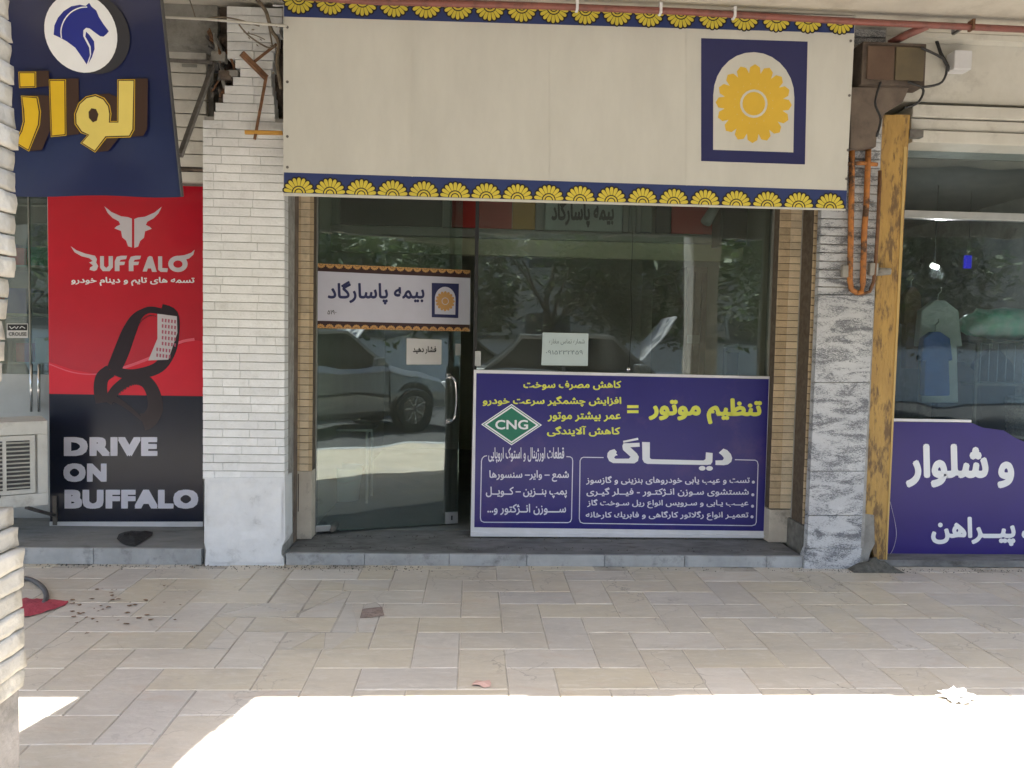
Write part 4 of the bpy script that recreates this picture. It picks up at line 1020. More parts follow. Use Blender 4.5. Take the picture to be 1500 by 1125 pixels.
for hw_, hh_, n_, m_ in ((145, 99, LN, 0), (137, 93, LN+.0005, 1), (131, 88.5, LN+.001, 0), (118, 80, LN+.0015, 1)):
    mb.flat(FSg, UV(FSg, q2([(226-hw_, 299), (226, 300+hh_), (226+hw_, 302), (226, 300-hh_)])), n_, m_)
mb.build('diamond', [P_WHITE, P_GREEN], sg)
lq(FSg, 'CNG', (148, 277, 305, 323), P_WHITE, sg, q2, n=LN+.002, bold=.02, persian=False, heavy=.012)
kn = MB(); c = W(921, 541, YS-.01); kn.lathe((c.x, c.y, c.z), [(0, -.012), (.014, -.008), (.018, 0), (.014, .008), (0, .01)], n=12, axis='Y'); tag(kn.build('suction_hook', CHROME, None, smooth=True), 'small shiny suction hook at the top edge of the blue sign', 'hook')

# ================================================================ red and black banner
YBf = .62
FBf = facade(YBf)
bfb = thing('belt_banner', 'tall red and black advertising banner with bull head logo left of the white pillar', 'banner', tuple(W(185, 768, YBf)))
qb = lambda pts: [(a/3.5167, 280+b/3.5167) for a, b in pts]
qc = lambda pts: [(a/3.5167, 560+b/3.5167) for a, b in pts]
MB().flat(FBf, UV(FBf, [(74, 771), (298, 771), (298, 262), (69, 262)]), 0, 0, th=.02).build('sheet', PVC, bfb)
MB().flat(FBf, UV(FBf, [(73.4, 765), (298, 765), (298, 262.5), (69.6, 262.5)]), .0006).build('red_field', P_RED, bfb)
MB().flat(FBf, UV(FBf, [(73.4, 765), (298, 765), (298, 580.5), (72.2, 577)]), .0012).build('black_field', P_BLK, bfb)
MB().flat(FBf, UV(FBf, [(73.8, 771), (298, 771), (298, 764), (73.6, 764)]), .01, 0, th=.009).build('lower_rail', PVC, bfb)
mb = MB(); mb.flat(FBf, UV(FBf, [(72.2, 576.5), (298, 580), (298, 500), (283, 498), (262, 505), (225, 524), (180, 540), (140, 548), (105, 541), (71.6, 530)]), .0011); mb.build('wave_sheen', P_RED3, bfb)  # brighter red painted in as the sheen below the wave
mb = MB(); strip(mb, FBf, UV(FBf, smoothline([(71.8, 533), (105, 545), (140, 548), (180, 539), (225, 522), (262, 502), (285, 497)], 4)), [.008]*10+[.02]*15, .0015); mb.build('sheen_line', P_RED2, bfb)  # pinkish glare painted as a light wavy line
bull = [(538, 78), (575, 108), (625, 130), (660, 134), (680, 142), (680, 290), (660, 284), (650, 255), (630, 238), (624, 205), (590, 192), (600, 182), (620, 172), (612, 155), (580, 138), (555, 112)]
mb = MB(); mb.flat(FBf, UV(FBf, qb(bull)), .0015); mb.flat(FBf, UV(FBf, qb([(1372-a, b+2) for a, b in bull])), .0015); mb.build('bull_head_logo', P_SILV, bfb)
# BUFFALO logotype
mb = MB()
def fb_(pts): mb.flat(FBf, UV(FBf, qb(pts)), .0016)
fb_([(365, 284), (395, 305), (440, 322), (490, 333), (500, 350), (496, 368), (506, 385), (500, 405), (486, 412), (462, 405), (465, 393), (480, 385), (470, 375), (460, 368), (478, 360), (460, 345), (420, 335), (385, 315)])
fb_([(516, 335), (536, 335), (536, 385), (548, 396), (560, 385), (560, 335), (582, 335), (582, 392), (565, 412), (530, 412), (516, 395)])
for a_ in (0, 72):
    fb_([(592+a_, 412), (592+a_, 360), (602+a_, 338), (625+a_, 333), (655+a_, 333), (650+a_, 350), (622+a_, 354), (616+a_, 364), (645+a_, 364), (640+a_, 380), (616+a_, 382), (616+a_, 412)])
fb_([(735, 414), (762, 340), (772, 334), (785, 338), (808, 416), (784, 416), (778, 398), (762, 398), (757, 414)])
fb_([(815, 336), (836, 336), (836, 396), (865, 398), (862, 417), (828, 416), (815, 405)])
ring = [(917+50*math.cos(i*math.pi/12), 375+42*math.sin(i*math.pi/12)) for i in range(24)]
hol = [(917+24*math.cos(i*math.pi/8), 376+19*math.sin(i*math.pi/8)) for i in range(16)]
mb.flat(FBf, UV(FBf, qb(ring)), .0016, holes=[UV(FBf, qb(hol))])
mb.flat(FBf, UV(FBf, qb([(905, 335), (950, 330), (985, 318), (1003, 302), (996, 328), (975, 346), (950, 356), (920, 350)])), .0019)
mb.build('logotype', P_SILV, bfb)
lq(FBf, 'تسمه های تایم و دینام خودرو', (367, 442, 1003, 488), P_WHITE, bfb, qb, n=.0016, bold=.026, heavy=.012)
mb = MB()
L1 = smoothline([(585, 925), (625, 830), (665, 725), (705, 650), (765, 612), (830, 620)], 5)
L2 = smoothline([(830, 620), (882, 640), (890, 720), (875, 820), (820, 905), (720, 940), (640, 940), (570, 915)], 5)
L3 = smoothline([(570, 925), (528, 960), (518, 1020), (528, 1090)], 5)
L4 = smoothline([(555, 1090), (600, 1020), (680, 968), (750, 980), (790, 1040), (800, 1120), (770, 1175), (735, 1190)], 5)
L5 = smoothline([(560, 1060), (610, 1080), (680, 1130), (740, 1185)], 4)
sc = 1/3.5167*(W(150, 500, YBf)-W(149, 500, YBf)).length
strip(mb, FBf, UV(FBf, qb(L1)), [34*sc+46*sc*math.sin(math.pi*min(1, i/len(L1)+.3)) for i in range(len(L1))], .0020)
strip(mb, FBf, UV(FBf, qb(L2)), [(80-34*i/len(L2))*sc for i in range(len(L2))], .0023)
strip(mb, FBf, UV(FBf, qb(L3)), 70*sc, .0026)
strip(mb, FBf, UV(FBf, qb(L4)), [(44+52*i/len(L4))*sc for i in range(len(L4))], .0029)
strip(mb, FBf, UV(FBf, qb(L5)), [(40-30*i/len(L5))*sc for i in range(len(L5))], .0032)
# belt teeth
for L_ in (L1, L4):
    U_ = UV(FBf, qb(L_))
    for i in range(1, len(U_)-1):
        t = (Vector(U_[i+1])-Vector(U_[i-1])).normalized(); nrm = Vector((t.y, -t.x)); c_ = Vector(U_[i])+nrm*(28*sc)
        mb.flat(FBf, [tuple(c_-t*.006), tuple(c_-t*.004+nrm*.008), tuple(c_+t*.004+nrm*.008), tuple(c_+t*.006)], .0034)
mb.build('belt_picture', P_BELT, bfb)
MB().flat(FBf, UV(FBf, qb([(812, 632), (912, 645), (915, 730), (868, 868), (765, 872), (812, 760)])), .0038).build('belt_label_patch', P_SILV, bfb)
mb = MB()
for i in range(5):
    for k_ in range(7):
        x_ = 835+i*16-(k_ > 4)*28; y_ = 655+k_*30+i*2
        mb.flat(FBf, UV(FBf, qb([(x_, y_), (x_+9, y_+2), (x_+7, y_+20), (x_-1, y_+17)])), .0042)
mb.build('belt_marks', pr('rose', (176, 90, 112), .4), bfb)
for t, bx in (('DRIVE', (330, 282, 812, 380)), ('ON', (327, 417, 550, 513)), ('BUFFALO', (333, 552, 1022, 651))):
    lq(FBf, t, bx, P_LIL, bfb, qc, n=.0018, bold=.025, persian=False, heavy=.052, space=1.13, square=True)

# ================================================================ navy hanging banner with horse emblem
YN = -.55
FN = Frame((0, YN, W(140, 285, YN).z), (1, 0, 0), (0, -math.cos(R(7)), -math.sin(R(7))))
qn1 = lambda pts: [(a/3.5714, b/3.5714) for a, b in pts]
nb = thing('navy_hanging_banner', 'glossy navy hanging banner with white horse-head disc and yellow lettering, top left', 'banner', tuple(W(140, 285, YN)))
mb = MB(); NXX, NYY = 18, 22
def navy_px(s, t):
    l = 22 if t < .1 else 21; r_ = 233+(267-233)*t
    return (10+(r_-10)*s, -40+(287+40)*t+1.5*math.sin(s*9))
navyF = []
for jx in range(NYY+1):
    for i in range(NXX+1):
        s, t = i/NXX, jx/NYY; p = FN.p(*FN.uv(*navy_px(s, t))); p.y += .012+.010*math.sin(s*5+t*4)-.02*math.sin(math.pi*t)
        mb.v.append(tuple(p))
for jx in range(NYY):
    for i in range(NXX):
        a = jx*(NXX+1)+i; mb.f.append((a, a+1, a+NXX+2, a+NXX+1)); mb.m.append(0)
mb.build('sheet', P_NAVY, nb, smooth=True)
mb = MB().tube([FN.p(*FN.uv(*navy_px(1, t/10))) for t in range(11)], .009, n=6); mb.build('side_batten', DARK, nb)
NN = .022
k = 40
disc = [(434+math.cos(2*math.pi*i/k)*214*math.cos(R(62))-math.sin(2*math.pi*i/k)*183*math.sin(R(62)), 178+math.cos(2*math.pi*i/k)*214*math.sin(R(62))+math.sin(2*math.pi*i/k)*183*math.cos(R(62))) for i in range(k)]
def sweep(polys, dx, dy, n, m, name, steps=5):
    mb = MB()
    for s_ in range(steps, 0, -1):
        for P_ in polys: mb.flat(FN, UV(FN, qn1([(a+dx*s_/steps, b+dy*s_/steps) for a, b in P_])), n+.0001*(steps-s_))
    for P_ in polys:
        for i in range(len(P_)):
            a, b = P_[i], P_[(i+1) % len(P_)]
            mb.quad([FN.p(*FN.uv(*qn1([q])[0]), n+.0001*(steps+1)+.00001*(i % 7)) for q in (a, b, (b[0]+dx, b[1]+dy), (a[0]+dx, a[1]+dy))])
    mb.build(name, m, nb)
sweep([disc], 66, 6, NN, P_SIDE, 'disc_edge')  # printed thick side of the disc, dark grey
MB().flat(FN, UV(FN, qn1(disc)), NN+.002).build('emblem_disc', P_WHITE, nb)
horse = [(293, 188), (297, 140), (315, 100), (345, 65), (385, 40), (430, 32), (460, 38), (478, 22), (490, 42), (515, 62), (528, 95), (550, 130), (580, 170), (568, 185), (552, 198), (535, 196), (510, 178), (480, 155), (462, 152), (448, 165), (447, 195), (462, 225), (478, 255), (482, 295), (465, 343), (440, 305), (405, 255), (360, 222), (330, 205)]
mb = MB(); mb.flat(FN, UV(FN, qn1(horse)), NN+.0026)
mb.flat(FN, UV(FN, qn1([(462, 172), (480, 190), (503, 222), (506, 262), (492, 305), (474, 338), (488, 290), (486, 250), (472, 222), (458, 198)])), NN+.0026); mb.build('horse_head', P_HORSE, nb)
mb = MB(); strip(mb, FN, UV(FN, qn1(smoothline([(334, 205), (332, 160), (350, 110), (385, 70), (430, 48), (468, 44)], 5))), .006, NN+.0032); mb.build('mane_line', P_WHITE, nb)
LOO = [(632, 428), (708, 428), (702, 680), (685, 712), (562, 716), (506, 790), (442, 750), (478, 708), (440, 690), (412, 650), (410, 600), (430, 550), (465, 518), (510, 508), (550, 525), (575, 560), (582, 600), (580, 645), (630, 645)]
HOL = [(490, 572), (512, 576), (524, 602), (516, 634), (497, 642), (478, 620), (476, 590)]
ALF = [(275, 428), (348, 428), (350, 705), (285, 712)]
ZA = [(130, 512), (203, 518), (215, 590), (210, 655), (160, 785), (98, 748), (130, 690), (143, 640), (140, 580)]
DOT = [(117, 388), (193, 388), (193, 455), (120, 457)]
def grow(P_, g):
    cx = sum(p[0] for p in P_)/len(P_); cy = sum(p[1] for p in P_)/len(P_); out = []; n = len(P_)
    ar = sum(P_[i][0]*P_[(i+1) % n][1]-P_[(i+1) % n][0]*P_[i][1] for i in range(n))
    sg_ = 1 if ar > 0 else -1
    for i in range(n):
        a, b, c_ = Vector(P_[i-1]), Vector(P_[i]), Vector(P_[(i+1) % n])
        d1 = (b-a).normalized(); d2 = (c_-b).normalized(); nn_ = (Vector((d1.y, -d1.x))+Vector((d2.y, -d2.x)))*sg_
        if nn_.length < .01: nn_ = Vector((d1.y, -d1.x))*sg_
        nn_.normalize(); out.append(tuple(b+nn_*g))
    return out
for P_, hs, m_ in ((LOO, [HOL], P_LPALE), (ALF, [], P_LYEL), (ZA, [], P_LYEL), (DOT, [], P_LYEL)):
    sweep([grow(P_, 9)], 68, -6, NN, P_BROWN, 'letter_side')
    MB().flat(FN, UV(FN, qn1(grow(P_, 11))), NN+.0010, holes=[UV(FN, qn1(h)) for h in hs]).build('letter_rim', P_LYEL, nb)
    MB().flat(FN, UV(FN, qn1(grow(P_, 7))), NN+.0016, holes=[UV(FN, qn1(h)) for h in hs]).build('letter_rim', P_BROWN, nb)
    MB().flat(FN, UV(FN, qn1(P_)), NN+.0022, holes=[UV(FN, qn1(grow(h, 2))) for h in hs]).build('lettering', m_, nb)

# steel arms that carry the navy banner
br = thing('banner_bracket', 'grey square steel strut running down to the navy banner edge', 'bracket', tuple(W(290, 150, -.3)))
MB().bar(W(313, 94, -.02), W(264, 228, YN+.02), .026).build('strut', GREYM, br)
MB().bar(W(245, 88, YN-.06), W(311, 92, -.02), .022).build('arm', GREYM, br)
br2 = thing('rusty_bracket', 'rusty iron bracket with an orange cross bar on the white pillar beside the banner', 'bracket', tuple(W(380, 150, -.05)))
MB().bar(W(354, 78, -.14), W(390, 114, -.03), .030).build('arm', RUST, br2)
MB().bar(W(373, 90, -.08), W(405, 65, -.02), .016).build('arm', RUST, br2)
MB().bar(W(390, 112, -.05), W(373, 204, -.08), .017).build('rod', RUST, br2)
MB().bar(W(359, 194, -.08), W(414, 195, -.06), .028, t2=.02).build('cross_bar', ORNG, br2)
hl = thing('cable_bundle', 'tangle of dark cables and connectors hanging out of the broken hole in the wall', 'cables', tuple(W(325, 110, .05)))
random.seed(11)
for i in range(9):
    a = (random.uniform(300, 318), random.uniform(40, 70)); b_ = (random.uniform(318, 345), random.uniform(85, 110)); c_ = (random.uniform(310, 335), random.uniform(125, 152))
    MB().tube([W(p[0], p[1], random.uniform(.0, .10)) for p in smoothline([a, b_, c_], 5)], random.choice((.006, .009, .012)), n=6).build('cable', random.choice((BLACK, RUST, GREYM, CONC)), hl, smooth=True)
for i, (px, py, s_) in enumerate(((323, 85, .05), (333, 112, .045), (345, 110, .035), (316, 100, .04))):
    c = W(px, py, .04); MB().box(c.x-s_, c.x+s_*.8, .0, .07, c.z-s_*.6, c.z+s_*.6).build('connector_box', (CONC, SOOT, CONC, DARK)[i], hl, bevel=.008)
# left wall with shutter slats behind the bracket
lw = thing('left_shutter', 'off-white roller shutter slats beside the broken hole, above the red banner', 'shutter', (W(270, 160, .25).x, .3, 2.4))
sx0, sx1 = W(150, 160, .25).x, W(302, 160, .25).x
zt = W(270, 66, .25).z; zb_ = W(270, 245, .25).z; ns = 9
for i in range(ns):
    a = zb_+(zt-zb_)*i/ns; b_ = zb_+(zt-zb_)*(i+1)/ns
    MB().box(sx0, sx1, .25+.004*(i % 2), .3, a+.003, b_-.004).build('shutter_slat', CREAM, lw, bevel=.005)
MB().box(sx0-3, sx1+.03, .304, .5, W(270, 262, .25).z, ZC-.003).build('backing', CONC, lw)
MB().box(sx0-3, sx1, .24, .302, W(270, 266, .25).z, W(270, 252, .25).z).build('bottom_rail', CREAM, lw, bevel=.004)
MB().box(sx0, sx1, .235, .302, W(270, 251, .25).z, W(270, 247, .25).z).build('dark_seam', SOOT, lw)
a, b_ = W(266, 93, .24), W(288, 98, .24)
MB().box(a.x, b_.x, .242, .2495, b_.z, a.z).build('sticker', ALUD, lw)
a, b_ = W(240, 28, .1), W(312, 66, .1)
struct('concrete_lintel', MB().box(-4.4, PX0+.06, .10, .7, b_.z, ZC-.003), CONC)
# pale conduit and dry vine along the ceiling
cc = MB().tube([W(a_, b_, -.2) for a_, b_ in ((150, 18), (237, 25), (300, 28), (360, 33), (420, 38))], .008, n=6).build('ceiling_cable', CREAM, None, smooth=True)
tag(cc, 'pale cable run along the ceiling left of the cream banner', 'cable')
vn = thing('dry_vine', 'dry brown climbing stem at the ceiling left of the cream banner', 'plant stem', tuple(W(395, 50, -.06)))
VM = mat('dry_bark', (.14, .11, .08, 1), (.22, .18, .13, 1), scale=30, rough=.95, bump=.8)
for L_, r_ in (([(372, -6), (388, 14), (393, 28), (398, 45), (408, 62), (406, 90), (412, 130)], .012), ([(350, 36), (362, 50), (378, 62), (394, 70), (404, 66)], .005), ([(390, 20), (395, 45), (399, 68)], .005), ([(278, 0), (282, 12), (286, 25)], .003), ([(300, 28), (318, 25), (345, 28), (380, 38)], .005), ([(360, 48), (375, 52), (388, 58)], .003)):
    MB().tube([W(p[0], p[1], -.08) for p in smoothline(L_, 4)], r_, n=6).build('stem', VM, vn, smooth=True)
for i in range(22):
    px, py = random.uniform(352, 412), random.uniform(35, 130)
    if px < 395 and py > 75: continue
    c = W(px, py, -.09); a = random.uniform(0, 6); e = .012
    MB().quad([c+Vector((e*math.cos(a), .003, e*math.sin(a))), c+Vector((-.3*e*math.sin(a), -.003, .3*e*math.cos(a))), c-Vector((e*math.cos(a), 0, e*math.sin(a))), c+Vector((.3*e*math.sin(a), .003, -.3*e*math.cos(a)))]).build('leaf', VM, vn, recalc=False)

# ================================================================ left shop front
ld = thing('left_shop_door', 'glass door of the left shop with twin steel bar handles', 'door', (W(40, 700, .85).x, .85, .108))
YL = .85
FL = facade(YL)
x0_, x1_ = -6.2, W(90, 500, YL).x
zl = W(40, 548, YL).z; zlow = W(40, 612, YL).z
MB().box(x0_, x1_, YL, YL+.008, zl, 2.9).build('glass_pane', GLASS2, ld)
MB().box(x0_, x1_, YL-.01, YL+.03, .108, zl-.002).build('lower_panel', mat('white_laminate', (.55, .57, .57, 1), (.48, .5, .5, 1), rough=.4), ld)
for px in (46, 57):
    MB().tube([W(px, 533, YL-.07), W(px, 603, YL-.07)], .011, n=10).build('handle', CHROME, ld, smooth=True)
    for py in (545, 592): MB().tube([W(px, py, YL-.07), W(px, py, YL)], .007, n=8).build('handle_mount', CHROME, ld, smooth=True)
a, b_ = W(44, 300, YL), W(50, 540, YL)
MB().box(W(43, 500, YL).x, W(45, 500, YL).x, YL-.004, YL+.014, zl, 2.9).build('glass_edge', ALUD, ld)
stk = thing('door_sticker', 'white sticker with small black logo bar on the left shop door', 'sticker', tuple(W(26, 490, YL)))
FLs = facade(YL-.003)
MB().flat(FLs, UV(FLs, [(10, 474), (41, 474), (41, 495), (10, 495)][::-1]), 0).build('paper', P_PAPERW, stk)
MB().flat(FLs, UV(FLs, [(11, 475), (40, 475), (40, 484), (11, 484)][::-1]), .001).build('logo_bar', P_INK, stk)
mb = MB(); 
for L_ in ([(14, 478), (17, 481.5), (22, 478.5), (24, 481.5), (27, 478)], [(29, 481), (32, 478), (37, 481)]): strip(mb, FLs, UV(FLs, L_), .006, .002)
mb.build('logo_mark', P_WHITE, stk)
letters(FLs, 'CROUSE', [(13, 486.5), (39, 486.5), (39, 492), (13, 492)], P_INK, stk, n=.0015, persian=False)
li = thing('left_shop_interior', 'dim goods room behind the left shop glass door', 'room', (-3.4, 2, .108))
MB().box(-8, XL0+.02, YL+.1, 4, .1, .11).build('floor', INFLOOR, li); MB().box(-8, XL0+.02, 4, 4.1, .11, 3.2).build('back_wall', bpy.data.materials['dim_wall'], li)
MB().box(-8, XL0+.02, .95, 4, 3.2, 3.3).build('ceiling_panel', bpy.data.materials['dim_wall'], li)
shf = thing('goods_shelf', 'grey shelf of boxes behind the left shop glass', 'shelf', (W(30, 500, 1.8).x, 1.8, .11))
xs0 = -4.3
for i, py in enumerate((330, 400, 470)):
    zz_ = W(40, py+60, 1.8).z; MB().box(xs0, -2.6, 1.7, 2.1, zz_-.02, zz_).build('shelf_board', ALUD, shf)
    x_ = xs0+.05
    while x_ < -2.75:
        w_ = random.uniform(.09, .2); h_ = random.uniform(.12, .22)
        MB().box(x_, x_+w_, 1.72, 2.0, zz_+.001, zz_+h_).build('goods_box', random.choice((P_HORSE, P_RED, P_PAPER, INWALL, P_GREEN, DARK)), shf); x_ += w_+.03
MB().box(xs0, xs0+.03, 1.7, 2.1, .11, 2.8).build('upright', ALUD, shf); MB().box(-2.62, -2.59, 1.7, 2.1, .11, 2.8).build('upright', ALUD, shf)
# evaporative cooler sticking out of the left shop front
ac = thing('window_air_cooler', 'white window air cooler with louvred grille at lower left', 'air cooler', (W(20, 740, .1).x, .3, .5))
YA = .30
xa1 = W(70, 670, YA).x; xa0 = xa1-1.0
za0, za1 = W(40, 739, YA).z, W(40, 616, YA).z
TA = Matrix.Translation((xa1, YA, 0)) @ Matrix.Rotation(R(33), 4, 'Z') @ Matrix.Translation((-xa1, -YA, 0))
def abox(x0, x1, y0, y1, z0, z1, nm, m, parent=ac, bevel=.004): return MB().box(x0, x1, y0, y1, z0, z1, 0, TA).build(nm, m, parent, bevel=bevel)
abox(xa0, xa1, YA+.03, YA+.42, za0, za1, 'cabinet', ACW)
abox(xa0, xa1, YA, YA+.031, za0, za0+.085, 'lower_frame', ACW); abox(xa0, xa1, YA, YA+.031, za1-.09, za1, 'upper_frame', ACW)
abox(xa1-.06, xa1, YA, YA+.031, za0+.086, za1-.091, 'side_frame', ACW)
xm = xa1-.075
abox(xa0, xm, YA+.012, YA+.029, za0+.09, za1-.095, 'louvre_panel', DARK)
gz0, gz1 = za0+.12, za1-.13
cols = [(xm-.03-.135, xm-.03), (xm-.03-.135*2-.022, xm-.03-.135-.022), (xm-.03-.135*3-.044, xm-.03-.135*2-.044), (xm-.03-.135*4-.066, xm-.03-.135*3-.066)]
abox(xa0, xm, YA+.003, YA+.011, gz1+.001, za1-.095, 'grille_frame', ACW, bevel=0); abox(xa0, xm, YA+.003, YA+.011, za0+.09, gz0-.001, 'grille_frame', ACW, bevel=0)
abox(cols[0][1], xm, YA+.003, YA+.011, gz0, gz1, 'grille_frame', ACW, bevel=0)
for c0_, c1_ in zip(cols[1:], cols): abox(c0_[1], c1_[0], YA+.003, YA+.011, gz0, gz1, 'grille_frame', ACW, bevel=0)
for c_ in cols:
    for i in range(12):
        zq = gz0+(gz1-gz0)*(i+.5)/12; M_ = TA @ Matrix.Translation(((c_[0]+c_[1])/2, YA+.004, zq)) @ Matrix.Rotation(R(-35), 4, 'X')
        MB().box(-(c_[1]-c_[0])/2, (c_[1]-c_[0])/2, -.009, .009, -.0015, .0015, 0, M_).build('louvre', ACW, ac)
abox(xa1-.13-.1, xa1-.02, YA-.004, YA-.001, za0+.02, za0+.05, 'name_plate', ACW, bevel=0)
abox(xa0, xm-.2, YA-.003, YA-.0005, za0+.075, za0+.095, 'dark_label', DARK, bevel=0)
cs = thing('cooler_stand', 'dark steel angle stand under the white air cooler', 'stand', (xa1-.4, .4, .108))
for q in (xa1-.75, xa1-.12):
    MB().bar(Vector((q, .62, .11)), Vector((q, .62, za0-.001)), .03).build('leg', GREYM, cs); MB().bar(Vector((q, .62, za0-.15)), Vector((q, .25, za0-.01)), .02).build('brace', GREYM, cs)
# black rag on the step
rg = MB(); c = G(196, 789, .108)
L_ = [G(a_, b_, .108) for a_, b_ in ((171, 790), (174, 783), (186, 781), (192, 778), (206, 779), (224, 780), (223, 785), (210, 793), (198, 801), (184, 799), (176, 795))]
o_ = []
for i, p in enumerate(L_): o_.append((p.x, p.y))
b0 = len(rg.v)
cen = (sum(p[0] for p in o_)/len(o_), sum(p[1] for p in o_)/len(o_))
for ring in (1, .6, .25):
    for i, p in enumerate(o_):
        q = Vector((cen[0]+(p[0]-cen[0])*ring, cen[1]+(p[1]-cen[1])*ring, .112)); q.z += (.02+.02*noise.noise(q*25)) if ring < 1 else 0; rg.v.append(tuple(q))
n_ = len(o_)
for r_ in range(2):
    for i in range(n_): rg.f.append((r_*n_+i, r_*n_+(i+1) % n_, (r_+1)*n_+(i+1) % n_, (r_+1)*n_+i)); rg.m.append(0)
rg.f.append(tuple(2*n_+i for i in range(n_))); rg.m.append(0)
tag(rg.build('black_rag', mat('black_cloth', (.018, .018, .02, 1), (.035, .035, .035, 1), scale=30, rough=.95, bump=.8), None), 'crumpled black rag on the grey step below the red banner', 'rag')

# red cloth and hose by the foreground column
hs = thing('black_hose', 'curved black hose end coming out from behind the foreground column', 'hose', tuple(G(60, 870)))
MB().tube([G(a_, b_, .015) for a_, b_ in smoothline([(5, 852), (22, 847), (45, 849), (62, 860), (68, 873), (64, 884)], 5)], .014, n=8).build('hose_tube', mat('grey_rubber', (.09, .085, .085, 1), rough=.6), hs, smooth=True)
rc = MB(); nxx, nyy = 14, 8
for jx in range(nyy+1):
    for i in range(nxx+1):
        s, t = i/nxx, jx/nyy
        px = 28+(100-28)*s; hh_ = (1-abs(s-.25)*1.1); py = 893-9*s+(t-.5)*(30*(1-s)**.6)
        p = G(px, py, .0); p.z = .006+.022*max(0, math.sin(math.pi*t))*(1-s*.6)+.01*noise.noise(p*30); rc.v.append(tuple(p))
for jx in range(nyy):
    for i in range(nxx):
        a = jx*(nxx+1)+i; rc.f.append((a, a+1, a+nxx+2, a+nxx+1)); rc.m.append(0)
tag(rc.build('red_cloth', mat('red_rag', (.42, .06, .08, 1), (.30, .04, .06, 1), scale=12, rough=.9, bump=.6), None, smooth=True, recalc=False), 'faded red cloth lying on the tiles beside the foreground column', 'cloth')

# litter and leaves on the tiles
random.seed(5)
def leaf_like(px, py, s, m, name, label, cat, group=None):
    c = G(px, py, .003); mb = MB(); k = 9; L_ = []
    for i in range(k):
        a = 2*math.pi*i/k; rr = s*random.uniform(.55, 1.1); L_.append((c.x+rr*math.cos(a), c.y+rr*.8*math.sin(a)))
    b0 = len(mb.v); mb.v.append((c.x, c.y, c.z+s*.35))
    for p in L_: mb.v.append((p[0], p[1], c.z+random.uniform(0, s*.3)))
    for i in range(k): mb.f.append((0, 1+i, 1+(i+1) % k)); mb.m.append(0)
    tag(mb.build(name, m, None, recalc=False), label, cat, group)
LFM = mat('dry_leaf', (.22, .13, .07, 1), (.12, .07, .04, 1), scale=40, rough=.9)
PKM = mat('pink_petal', (.55, .36, .30, 1), (.5, .3, .25, 1), rough=.8)
leaf_like(706, 1003, .045, PKM, 'pink_petal', 'crumpled pinkish petal on the tiles near the sunlit edge', 'petal')
for i in range(46):
    px = random.gauss(150, 55); py = random.gauss(893, 16)
    if px < 105 or px > 330 or py < 850: continue
    leaf_like(px, py, random.uniform(.006, .018), LFM, 'dry_leaf', 'small brown dry leaf scrap on the tiles right of the red cloth', 'leaf', 'dry leaf scraps on the tiles')
c = G(1402, 1026); mb = MB(); nn = 26
for i in range(15):
    th = math.pi*i/14
    for k in range(nn):
        ph = 2*math.pi*k/nn; d = Vector((math.sin(th)*math.cos(ph), math.sin(th)*math.sin(ph), math.cos(th)))
        f_ = 1+.75*abs(noise.noise(d*2.2+Vector((5, 4, 0))))*2-.35+.5*abs(noise.noise(d*6.5))
        d = Vector((d.x*.05, d.y*.038, d.z*.024))*f_
        mb.v.append((c.x+d.x, c.y+d.y, max(.0015+.0004*(k % 3), .018+d.z)))
for i in range(14):
    for k in range(nn):
        a = i*nn+k; b = i*nn+(k+1) % nn; mb.f.append((a, a+nn, b+nn, b)); mb.m.append(0)
tag(mb.build('crumpled_paper', mat('white_tissue', (.78, .77, .74, 1), (.7, .7, .68, 1), rough=.8, bump=.5), None), 'white crumpled tissue at the edge of the sunlight on the right tiles', 'litter')
gm = MB(); rg_ = random.Random(3)
for _ in range(700):
    px = rg_.choice((rg_.uniform(20, 420), rg_.uniform(400, 620), rg_.uniform(1150, 1500), rg_.uniform(60, 1480)))
    p = G(px, 838, 0); q_ = Vector((p.x, -.02-abs(rg_.gauss(0, .05)), .0)); e = rg_.uniform(.0015, .006)
    gm.quad([q_+Vector((-e, -e, .001)), q_+Vector((e, -e*.6, .001)), q_+Vector((0, 0, e*1.4))]); gm.quad([q_+Vector((e, -e*.6, .001)), q_+Vector((.2*e, e, .001)), q_+Vector((0, 0, e*1.4))]); gm.quad([q_+Vector((.2*e, e, .001)), q_+Vector((-e, -e, .001)), q_+Vector((0, 0, e*1.4))])
for _ in range(260):
    q_ = Vector((rg_.uniform(XL+.05, XR-.05), rg_.choice((rg_.uniform(.1, .2), YG-.03-abs(rg_.gauss(0, .05)))), ZS)); e = rg_.uniform(.0015, .006)
    gm.quad([q_+Vector((-e, -e, .001)), q_+Vector((e, -e*.6, .001)), q_+Vector((.2*e, e, .001)), ])
    gm.quad([q_+Vector((-e, -e, .001)), q_+Vector((e, -e*.6, .001)), q_+Vector((0, 0, e*1.5))])
tag(gm.build('grit', bpy.data.materials['dark_dirt'], None, recalc=False), 'scattered dark grit and fine dirt along the foot of the shop fronts', 'grit', None, 'stuff')
# floor hole with broken rim
fh = thing('floor_drain_hole', 'small broken dark hole in the tiles below the glass door', 'hole', tuple(G(545, 898)))
L_ = [G(a_, b_, .0012) for a_, b_ in ((527, 906), (531, 892), (537, 885), (551, 883), (560, 890), (563, 902), (545, 905))]
mb = MB(); mb.flat(FG, [(p.x, p.y) for p in L_], .0034, 0); mb.build('dark_patch', mat('hole_dirt', (.22, .16, .135, 1), (.32, .25, .21, 1), scale=30, rough=1, bump=1), fh)
L_ = [G(a_, b_, .0012) for a_, b_ in ((531, 893), (537, 886), (551, 884), (558, 890))]
mb = MB(); mb.flat(FG, [(p.x, p.y) for p in L_], .0060, 0); mb.build('stone_chip', TILE, fh)

